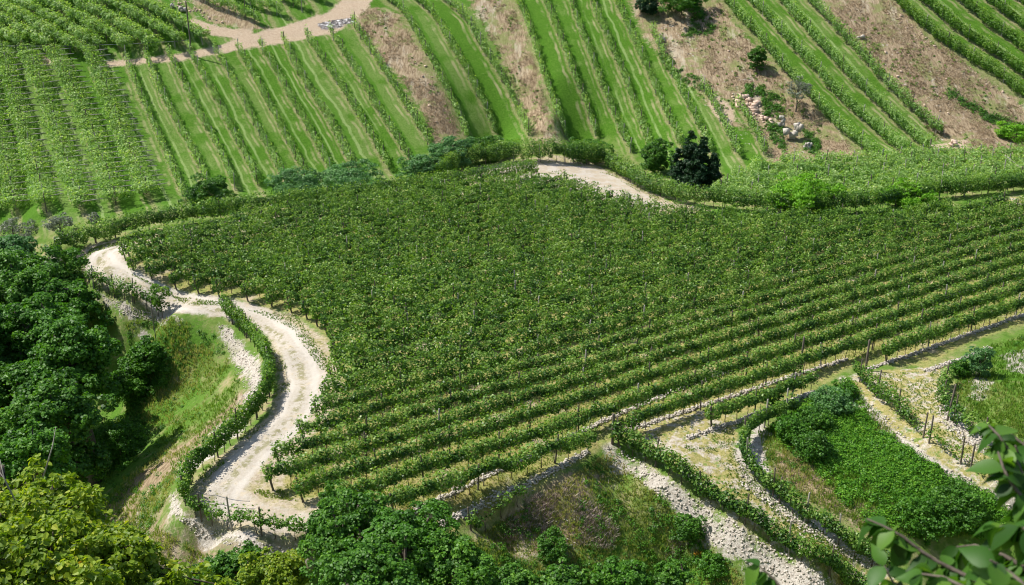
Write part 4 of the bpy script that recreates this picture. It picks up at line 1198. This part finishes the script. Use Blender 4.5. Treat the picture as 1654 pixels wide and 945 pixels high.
# ------------------------------------------------------------------ blurred leafy branches of a tree beside the camera
def big_leaf(P, T, Nn, s, curl):
    """one leaf blade: 6 stations, 3 points across, as quads"""
    B = np.cross(Nn, T)
    st = np.linspace(0, 1, 7)
    wd = np.array([0.02, 0.21, 0.30, 0.29, 0.21, 0.10, 0.0]) 
    V = []
    for q, w_ in zip(st, wd):
        c = P + T * s * q - Nn * s * curl * q ** 2
        V += [c + B * s * w_ + Nn * s * 0.10 * w_ / 0.36, c, c - B * s * w_ + Nn * s * 0.10 * w_ / 0.36]
    Fq = []
    for i in range(6):
        o = i * 3
        Fq += [(o, o + 1, o + 4, o + 3), (o + 1, o + 2, o + 5, o + 4)]
    return V, Fq

def near_branches():
    rng = np.random.default_rng(21)
    base = np.array([1.9, 0.6, float(height(1.9, 0.6))])
    root = link('overhanging_tree', None, label='out-of-focus leafy branches of a tree beside the viewpoint, lower corner', cat='tree', loc=base)
    def at(px, py, d):
        r_ = rays([(px, py)])[0]; return r_ / np.linalg.norm(r_) * d + np.array([0, 0, CAM_H]) - base
    shoots = [
        # (pixel path from outside to the tip, distance, leaf length, number)
        ([(1700, 900), (1672, 820), (1650, 760), (1615, 705), (1590, 680)], 2.5, 0.090, 20),
        ([(1720, 1000), (1600, 950), (1500, 900), (1450, 860), (1400, 838)], 2.4, 0.098, 22),
        ([(1330, 1040), (1285, 980), (1250, 935), (1215, 905)], 2.5, 0.085, 14),
        ([(1700, 960), (1640, 905), (1580, 880), (1530, 885)], 2.6, 0.090, 22),
        ([(1760, 930), (1700, 880), (1650, 850), (1600, 850)], 2.3, 0.095, 18),
        ([(1650, 1050), (1580, 960), (1520, 930), (1470, 925)], 2.2, 0.098, 20),
        ([(1700, 1040), (1660, 950), (1625, 920), (1600, 905)], 2.1, 0.098, 18),
        ([(1730, 820), (1690, 790), (1660, 770), (1640, 720)], 2.6, 0.085, 12),
        ([(1740, 760), (1700, 740), (1655, 720), (1620, 690)], 2.7, 0.085, 12),
        ([(1750, 860), (1700, 830), (1660, 815), (1625, 770), (1612, 730)], 2.4, 0.085, 14),
        ([(1700, 1010), (1560, 985), (1440, 940), (1420, 900)], 2.4, 0.09, 14),
    ]
    V = []; Fq = []; vv = []; tubes = []
    for path, d, s, n in shoots:
        pl = np.array([at(x, y, d + rng.uniform(-.05, .05)) for x, y in path])
        pl = densify(pl, 0.02)
        tubes.append((pl[::2], np.linspace(0.007, 0.002, len(pl[::2])), 6))
        n = int(n * 2.3)
        for j in range(n):
            q = (j + 0.5) / n
            i = min(len(pl) - 2, int(q * (len(pl) - 1)))
            P = pl[i]; D = unit(pl[i + 1] - pl[i])
            sidev = unit(np.cross(D, [0, 0, 1])) * (1 if j % 2 else -1)
            T = unit(D * 0.5 + sidev * 0.6 + np.array([0, 0, -0.75]) + rng.normal(0, 0.35, 3))
            Nn = unit(np.cross(T, np.cross(np.array([0, -0.15, 1.0]) + rng.normal(0, 0.35, 3), T)))
            vs, fs = big_leaf(P, T, Nn, s * rng.uniform(0.4, 0.85), rng.uniform(0.1, 0.7))
            o = len(V); V += vs; Fq += [tuple(a + o for a in f) for f in fs]; vv += [rng.random()] * len(fs)
    me = raw_mesh('foliage', np.array(V), np.array(Fq), M['near'], {'v': (np.array(vv), 'FACE')}, smooth=True)
    link('foliage', me, root)
    tr = np.array([[0, 0, -0.3], [0.15, 0.3, 0.3], [0.4, 1.0, 0.35], [0.3, 1.4, 0.2]])
    tubes.append((tr, np.array([0.06, 0.05, 0.03, 0.015]), 8))
    for path, d, s, n in shoots:
        e = at(*path[0], d)
        tubes.append((np.array([tr[2], (tr[2] + e) / 2 + np.array([0, 0, -.05]), e]), np.array([0.018, 0.013, 0.007]), 6))
    link('branch', tubes_mesh('branch', tubes, M['bark']), root)
near_branches()

# ------------------------------------------------------------------ ground vegetation nobody could count
def sample_poly(poly, n, rng):
    poly = np.asarray(poly, float); lo = poly.min(0); hi = poly.max(0); out = []
    while len(out) < n:
        q = rng.uniform(lo, hi, (n * 2, 2))
        sd = poly_sdf(q, poly)
        out += list(q[sd > 0])
    return np.array(out[:n])

def tufts(name, label, polys, mat, h, blades, vrange, seed, nclump=None, lean=0.35, width=0.02, thresh=None):
    rng = np.random.default_rng(seed); VV = []; vv = []
    for poly, n in polys:
        q = sample_poly(poly, n, rng)
        P = unproj(q)
        if thresh is not None:
            P = P[fbm(P[:, 0] * 0.5, P[:, 1] * 0.5, 31 + seed) > thresh]
        n = len(P)
        for b_ in range(blades):
            a = rng.uniform(0, 2 * np.pi, n); r = rng.uniform(0, 0.10, n) * h / 0.25
            B0 = P + np.column_stack([np.cos(a) * r, np.sin(a) * r, np.full(n, -0.02)])
            hh = h * rng.uniform(0.5, 1.3, n)
            tip = B0 + np.column_stack([np.cos(a) * hh * lean * rng.random(n), np.sin(a) * hh * lean * rng.random(n), hh])
            sd = np.column_stack([-np.sin(a + rng.normal(0, .6, n)), np.cos(a), np.zeros(n)]) * width * rng.uniform(0.6, 1.4, n)[:, None]
            mid = (B0 + tip) / 2
            VV.append(np.stack([B0, mid + sd, tip, mid - sd], 1).reshape(-1, 3))
            patch = vnoise(P[:, 0] * 0.35, P[:, 1] * 0.35, seed + 3)
            vv.append(np.clip(vrange[0] + (vrange[1] - vrange[0]) * (0.55 * patch + 0.45 * rng.random(n)), 0, 1))
    V = np.vstack(VV); v = np.concatenate(vv)
    link(name, quads_obj(name, V, v, M[mat]), label=label, kind='stuff')

def clumps(name, label, polys, mat, r, leaves, size, seed, thresh=None, flat=0.6, kind='stuff'):
    rng = np.random.default_rng(seed); VV = []; vv = []
    for poly, n in polys:
        P = unproj(sample_poly(poly, n, rng))
        if thresh is not None: P = P[fbm(P[:, 0] * 0.4, P[:, 1] * 0.4, 31 + seed) > thresh]
        n = len(P)
        rad = r * rng.uniform(0.5, 1.4, n)
        C = np.repeat(P, leaves, 0); R_ = np.repeat(rad, leaves)
        d = unit(rng.normal(size=(len(C), 3)) + [0, 0, 0.5]); d[:, 2] = np.abs(d[:, 2])
        Q = C + d * (R_ * rng.random(len(C)) ** 0.4)[:, None] * [1, 1, flat * 1.6]
        Nn = unit(d + rng.normal(0, .5, Q.shape) + [0, 0, 0.5])
        VV.append(leaf_quads(Q, Nn, size, rng))
        vv.append(np.clip(np.repeat(rng.normal(0, .12, n), leaves) + rng.beta(2.3, 2.6, len(Q)), 0, 1))
    V = np.vstack(VV); v = np.concatenate(vv)
    link(name, quads_obj(name, V, v, M[mat]), label=label, kind=kind)

MEADOW = [(190, 520), (290, 515), (345, 540), (390, 620), (370, 690), (290, 760), (250, 850), (330, 900), (420, 900), (380, 945), (200, 900), (110, 860), (150, 720), (230, 640)]
CENTRE = [(760, 875), (985, 730), (1060, 800), (1200, 930), (1200, 960), (720, 960)]
MOUND = [(1225, 700), (1370, 620), (1480, 740), (1600, 830), (1560, 870), (1420, 870), (1250, 780)]
RIGHT = [(1540, 620), (1600, 560), (1720, 520), (1720, 720), (1600, 700), (1540, 660)]
tufts('grass', 'tall meadow grass and seed heads on the bank below the road', [(MEADOW, 9000)], 'tuft', 0.26, 4, (0.0, 0.95), 1, thresh=0.42)
tufts('grass', 'mixed dry and green grass on the central bank', [(CENTRE, 7000)], 'tuft', 0.20, 4, (0.25, 1.05), 2)
tufts('grass', 'grass on the terrace mound and the far corner bank', [(MOUND, 6000), (RIGHT, 3500)], 'tuft', 0.28, 4, (0.0, 0.9), 3)
tufts('grass', 'low grass along road verges and terrace paths', [
    ([(440, 560), (470, 600), (468, 650), (400, 712), (330, 780), (318, 770), (430, 665)], 900), ([(400, 500), (480, 510), (545, 600), (530, 660), (520, 600), (470, 530)], 1000),
    ([(205, 440), (300, 480), (400, 495), (300, 492)], 700), ([(120, 425), (150, 400), (205, 386), (205, 392), (150, 408), (128, 432)], 700), ([(440, 780), (480, 810), (400, 800)], 350),
    ([(1040, 700), (1180, 680), (1190, 740), (1400, 920), (1380, 930), (1150, 790)], 2600), ([(1400, 605), (1515, 600), (1530, 690), (1640, 780), (1600, 770), (1480, 690)], 1500),
    ([(880, 262), (960, 264), (1010, 285), (1070, 322), (1050, 322), (990, 285), (940, 270)], 900), ([(1090, 335), (1300, 350), (1620, 322), (1620, 330), (1300, 362), (1090, 345)], 1800)], 'tuft', 0.12, 4, (0.1, 0.8), 4, thresh=0.45)
FB = [(460, 790), (530, 812), (720, 835), (985, 700), (1120, 660), (1370, 590), (1654, 515), (1654, 440), (1300, 520), (900, 600), (560, 640), (480, 740)]
tufts('grass', 'straw grass between the lower vine rows', [(FB, 16000)], 'tuft', 0.17, 3, (0.3, 0.95), 5)
tufts('grass', 'rough dry grass combed down the far brown banks', [
    ([(585, 15), (640, 22), (700, 120), (742, 215), (745, 238), (712, 243), (650, 130), (575, 42)], 3500), ([(755, 0), (825, 0), (868, 110), (902, 228), (865, 235), (818, 110)], 3500),
    ([(1035, 20), (1160, 0), (1230, 90), (1400, 258), (1250, 255), (1120, 130)], 7000), ([(1325, 0), (1440, 0), (1570, 112), (1654, 170), (1654, 268), (1530, 255), (1450, 145)], 12000)], 'drygrass', 0.20, 3, (0.0, 1.0), 6, width=0.03, thresh=0.5, lean=1.4)
HEATH = [([(915, 770), (975, 770), (960, 810), (905, 800)], 40), ([(930, 780), (1000, 790), (960, 850), (920, 830)], 40), ([(850, 800), (900, 800), (880, 860), (840, 850)], 45), ([(940, 830), (1000, 840), (990, 890), (930, 880)], 50),
         ([(820, 830), (860, 830), (850, 870), (810, 870)], 30), ([(1060, 860), (1110, 880), (1090, 920), (1050, 900)], 25), ([(200, 860), (330, 900), (340, 930), (220, 920)], 45)]
tufts('undergrowth', 'greyish purple dead scrub on the central bank', [(p, n * 9) for p, n in HEATH], 'heath', 0.26, 4, (0, 1), 7, lean=1.5, width=0.012, thresh=0.48)
clumps('undergrowth', 'low weeds and small herbs on the banks', [(MEADOW, 300), (CENTRE, 300), (MOUND, 260), (RIGHT, 160)], 'lime', 0.30, 60, 0.09, 8, thresh=0.48)
clumps('undergrowth', 'small green weeds dotted over the far dry banks', [
    ([(1050, 30), (1160, 10), (1230, 90), (1340, 220), (1230, 240), (1100, 130)], 420), ([(1350, 30), (1440, 10), (1600, 140), (1654, 200), (1640, 250), (1540, 255), (1420, 120)], 420), ([(600, 20), (700, 120), (740, 230), (700, 200), (600, 60)], 130), ([(760, 0), (820, 0), (895, 215), (860, 215)], 130)],
    'vine_bright', 0.26, 26, 0.12, 18, thresh=0.52)
clumps('ground_cover', 'bright green bramble mat covering the terrace bank', [
    ([(1330, 690), (1385, 665), (1440, 712), (1520, 765), (1600, 805), (1640, 850), (1600, 870), (1500, 850), (1430, 800), (1320, 730)], 1300), ([(1240, 690), (1375, 615), (1400, 670), (1340, 760), (1270, 730)], 260), ([(1300, 740), (1400, 780), (1520, 860), (1500, 880), (1380, 830)], 110)], 'cover', 0.36, 110, 0.105, 9, flat=0.75)
clumps('ground_cover', 'leafy creeper patches on the meadow by the wood', [
    ([(225, 560), (275, 570), (270, 620), (215, 660), (180, 640)], 200), ([(150, 700), (225, 660), (230, 720), (200, 760), (110, 780), (100, 740)], 330)], 'lime', 0.42, 100, 0.12, 10)
clumps('ground_cover', 'green creepers over the far stone outcrop and dry bank', [
    ([(1230, 145), (1265, 160), (1265, 195), (1235, 190)], 60), ([(1238, 195), (1262, 205), (1270, 250), (1245, 230)], 50), ([(1295, 205), (1325, 230), (1320, 255), (1300, 245)], 50),
    ([(1200, 135), (1245, 140), (1225, 155), (1190, 160)], 40), ([(1100, 60), (1130, 10), (1160, 40), (1150, 60)], 50), ([(1060, 80), (1100, 110), (1150, 140), (1130, 150), (1080, 120)], 40),
    ([(1530, 140), (1560, 160), (1600, 185), (1654, 200), (1654, 215), (1590, 195), (1530, 155)], 90)], 'oak', 0.45, 60, 0.15, 11)
clumps('flowers', 'small patch of orange flowers on the central bank', [([(1122, 894), (1140, 892), (1142, 906), (1124, 908)], 9)], 'flower', 0.20, 60, 0.06, 12, kind='stuff')

# ------------------------------------------------------------------ stones
def stones_mesh(name, C, R, rng, mat):
    V0 = np.array([[-1, -1, -1], [1, -1, -1], [1, 1, -1], [-1, 1, -1], [-1, -1, 1], [1, -1, 1], [1, 1, 1], [-1, 1, 1]], float)
    F0 = np.array([[0, 3, 2, 1], [4, 5, 6, 7], [0, 1, 5, 4], [1, 2, 6, 5], [2, 3, 7, 6], [3, 0, 4, 7]])
    n = len(C)
    J = V0[None] * rng.uniform(0.45, 1.0, (n, 8, 3))
    a = rng.uniform(0, 2 * np.pi, n); ca, sa = np.cos(a), np.sin(a)
    J = J * np.column_stack([R * rng.uniform(0.8, 1.4, n), R * rng.uniform(0.6, 1.1, n), R * rng.uniform(0.5, 0.9, n)])[:, None, :]
    X = J[..., 0] * ca[:, None] - J[..., 1] * sa[:, None]; Y = J[..., 0] * sa[:, None] + J[..., 1] * ca[:, None]
    V = np.stack([X, Y, J[..., 2]], -1) + C[:, None, :]
    F_ = (F0[None] + (np.arange(n) * 8)[:, None, None]).reshape(-1, 4)
    return raw_mesh(name, V.reshape(-1, 3), F_, M[mat])

LEDGES = [
    ([(640, 840), (800, 764), (985, 676), (1100, 628), (1180, 600)], 'long stone ledge under the vine row that ends at the corner post'),
    ([(1000, 700), (1130, 658), (1290, 605), (1365, 582)], 'stone ledge above the lower terrace path'),
    ([(1112, 708), (1195, 680), (1314, 634)], 'low stone ledge under the short ledge vine row'),
    ([(712, 848), (800, 806), (873, 772), (950, 730)], 'lowest stone ledge above the central bank'),
    ([(1399, 598), (1485, 569), (1560, 542), (1690, 497)], 'stone ledge behind the upper terrace path'),
    ([(1497, 600), (1560, 578), (1600, 562)], 'short stone ledge below the last vine row'),
    ([(1380, 528), (1478, 499), (1570, 468), (1690, 430)], 'pale stone ledge inside the big field by its lower rows'),
]
rng = np.random.default_rng(77)
for i, (ln, lab) in enumerate(LEDGES):
    L3 = ground_line(ln, 6, 2, 0.12)
    n = len(L3) * 9
    idx = rng.integers(0, len(L3), n)
    C = L3[idx] + np.column_stack([rng.normal(0, 0.09, n), rng.normal(0, 0.09, n), rng.uniform(-0.05, 0.10, n)])
    C[:, 2] = height(C[:, 0], C[:, 1]) + rng.uniform(-0.04, 0.12, n)
    link('stone_ledge', stones_mesh('stone_ledge', C, rng.uniform(0.03, 0.095, n), rng, 'stone'), label=lab, cat='stone ledge', group='stone ledges under the rows')

def rubble(label, polys, rlo, rhi, mat, seed, name='rubble', up=0.3, kind='stuff'):
    rng = np.random.default_rng(seed); Cs = []
    for poly, n in polys: Cs.append(unproj(sample_poly(poly, n, rng)))
    C = np.vstack(Cs); R = rlo + (rhi - rlo) * rng.random(len(C)) ** 3.5
    C[:, 2] += R * up
    link(name, stones_mesh(name, C, R, rng, mat), label=label, kind=kind)
rubble('white stones on the embankments beside the terrace paths', [
    ([(970, 718), (1000, 722), (1205, 855), (1400, 965), (1340, 975), (1150, 880), (1040, 785)], 1500), ([(1365, 615), (1385, 630), (1500, 735), (1650, 822), (1620, 822), (1500, 765), (1385, 675)], 700),
    ([(1188, 728), (1208, 770), (1300, 845), (1420, 912), (1400, 918), (1290, 855), (1198, 785)], 900), ([(1516, 655), (1560, 695), (1650, 750), (1640, 765), (1550, 710), (1515, 680)], 900)], 0.015, 0.10, 'stone', 3)
rubble('pale stones on the bank below the curving road row', [
    ([(350, 520), (372, 532), (427, 600), (425, 630), (400, 660), (360, 690), (395, 630), (365, 570)], 700), ([(150, 470), (200, 492), (275, 516), (262, 524), (200, 508)], 700),
    ([(278, 790), (292, 835), (430, 880), (500, 890), (420, 895), (320, 868), (278, 830)], 500), ([(190, 840), (245, 830), (250, 870), (200, 880)], 150), ([(820, 870), (960, 810), (990, 850), (900, 900), (840, 905)], 300),
    ([(78, 414), (92, 410), (97, 432), (82, 440)], 120)], 0.015, 0.075, 'stone', 4)
rubble('heap of pinkish quarried rocks below the dry bank', [([(1180, 150), (1200, 152), (1225, 165), (1232, 190), (1215, 195), (1190, 172)], 150), ([(1228, 188), (1250, 195), (1255, 212), (1235, 208)], 22)], 0.12, 0.42, 'pinkstone', 5)
rubble('scattered pale stones on the far dry banks', [
    ([(1050, 30), (1160, 30), (1260, 180), (1230, 240), (1100, 130)], 60), ([(1350, 40), (1500, 100), (1640, 230), (1540, 255), (1420, 120)], 70), ([(600, 20), (700, 120), (740, 230), (700, 200), (600, 60)], 20),
    ([(1440, 10), (1500, 62), (1654, 172), (1654, 178), (1500, 75), (1430, 20)], 110), ([(268, -4), (300, 0), (345, 30), (380, 45), (330, 30), (280, 10)], 90)], 0.05, 0.20, 'pinkstone', 6)

def boulder(px, py, hpx, wpx, label, seed, mat='stone'):
    rng = np.random.default_rng(seed); p = place(px, py); sc = 1 / px_scale(p)
    n = 9; C = np.column_stack([rng.normal(0, wpx * sc * 0.35, n), rng.normal(0, wpx * sc * 0.25, n), rng.uniform(0, hpx * sc * 0.6, n)])
    link('rock_outcrop', stones_mesh('rock_outcrop', C, np.full(n, wpx * sc * 0.42), rng, mat), label=label, cat='rock', group='rock outcrops', loc=p, scale=(1, 1, 1.3))
boulder(1262, 205, 20, 8, 'narrow upright pale rock at the uphill end of the far outcrop', 1)
boulder(1282, 225, 30, 14, 'tall white rock face in the middle of the far outcrop', 2)
boulder(1306, 240, 10, 7, 'small grey rock partly under creepers at the outcrop foot', 3)
boulder(1330, 256, 7, 5, 'white boulder lying alone below the dry bank', 4)
boulder(1071, 66, 6, 5, 'white boulder near the bushes at the top of the dry bank', 5)
boulder(1391, 62, 6, 5, 'white boulder on the big brown bank', 6)
boulder(278, 12, 7, 5, 'pale rock above the corner of the pergola plot', 7)
boulder(296, 18, 7, 7, 'wide pale rock beside the utility pole', 8)
boulder(1540, 236, 9, 7, 'pinkish rock at the end of the leafy rows', 9, 'pinkstone')

# ------------------------------------------------------------------ poles and props
def pole(px, py, hpx, r, label, lean=0.0, mat='post', name='utility_pole', cat='pole', group=None):
    p = place(px, py); sc = 1 / px_scale(p); h = hpx * sc * 1.03
    link(name, post_mesh(h, r, M[mat], lean, int(px)), label=label, cat=cat, group=group, loc=p)
    return p, h
pole(310, 92, 80, 0.10, 'tall wooden utility pole at the corner of the pergola plot', name='utility_pole')
pole(397, 28, 32, 0.06, 'tall stake in the first row above the dirt track', name='wooden_stake', cat='stake')
pole(488, 20, 26, 0.05, 'thin pale stake at the end of the third row above the track', name='wooden_stake', cat='stake', mat='post_pale')
pole(254, 562, 78, 0.035, 'thin dark pole in the meadow below the young tree', name='wooden_stake', cat='stake')
pole(1398, 598, 50, 0.085, 'thick corner post at the start of the white bank row', name='wooden_stake', cat='stake')
pole(1292, 604, 62, 0.075, 'tall post standing in the rows above the terrace path', name='wooden_stake', cat='stake')
pole(989, 716, 52, 0.10, 'thick corner post where the terrace row meets the field', name='wooden_stake', cat='stake')
pole(1500, 716, 46, 0.06, 'tall bare post in the young vine row', name='wooden_stake', cat='stake')
pole(1567, 760, 44, 0.06, 'bare post further down the young vine row, before the near leaves', name='wooden_stake', cat='stake')
pole(1259, 813, 46, 0.06, 'tall post in the row round the shrubby mound', name='wooden_stake', cat='stake')
pole(1530, 679, 58, 0.07, 'leaning post at the bend of the upper terrace', name='wooden_stake', cat='stake', lean=0.15)
pole(1500, 252, 26, 0.09, 'dark end post of the leafy far row', name='wooden_stake', cat='stake')
pole(1424, 266, 24, 0.08, 'grey metal post beside the water pipes', name='metal_post', cat='post', mat='metal')
pole(155, 392, 22, 0.09, 'short trunk like post by the tiny olive', name='wooden_stake', cat='stake')
def beam(a, b_, r, label, up=(1.2, 0.2)):
    p = place(*a); q = place(*b_); p[2] += up[0]; q[2] += up[1]
    link('wooden_prop', tubes_mesh('wooden_prop', [(np.array([[0, 0, 0], (q - p) / 2, q - p]), np.array([r, r, r * .9]), 6)], M['post_pale']), label=label, cat='wooden prop', group='pale props in the tangled plot', loc=p)
beam((1620, 272), (1658, 292), 0.06, 'long pale pole sloping across the tangled plot edge', (1.5, 0.8))
beam((1535, 300), (1550, 312), 0.06, 'pale diagonal prop between two posts of the tangled plot', (1.2, 0.8))
beam((1500, 298), (1515, 308), 0.05, 'pale diagonal prop nearer to the bright bramble', (1.2, 0.8))
def cable(pts, r, label, sag=0.3, up=1.8, name='cable'):
    P = [place(*p) + np.array([0, 0, up]) for p in pts]
    out = []
    for a, b_ in zip(P[:-1], P[1:]):
        for t in np.linspace(0, 1, 9)[:-1]: out.append(a + (b_ - a) * t - np.array([0, 0, sag * 4 * t * (1 - t)]))
    out.append(P[-1]); out = np.array(out)
    link(name, tubes_mesh(name, [(out - out[0], np.full(len(out), r), 5)], M['metal']), label=label, cat=name, loc=out[0])
cable([(0, 92), (80, 94), (170, 92), (250, 88), (308, 84)], 0.03, 'dark wire strung along the front of the pergola plot', 0.1, 1.6)
cable([(318, 806), (350, 812), (405, 822)], 0.02, 'thin cable barrier across the lower end of the road', 0.1, 0.5)
cable([(1385, 262), (1424, 268), (1470, 262), (1520, 270), (1570, 274)], 0.05, 'grey irrigation pipe along the foot of the far terraces', 0.1, 0.25, 'water_pipe')
print('objects', len(bpy.data.objects))
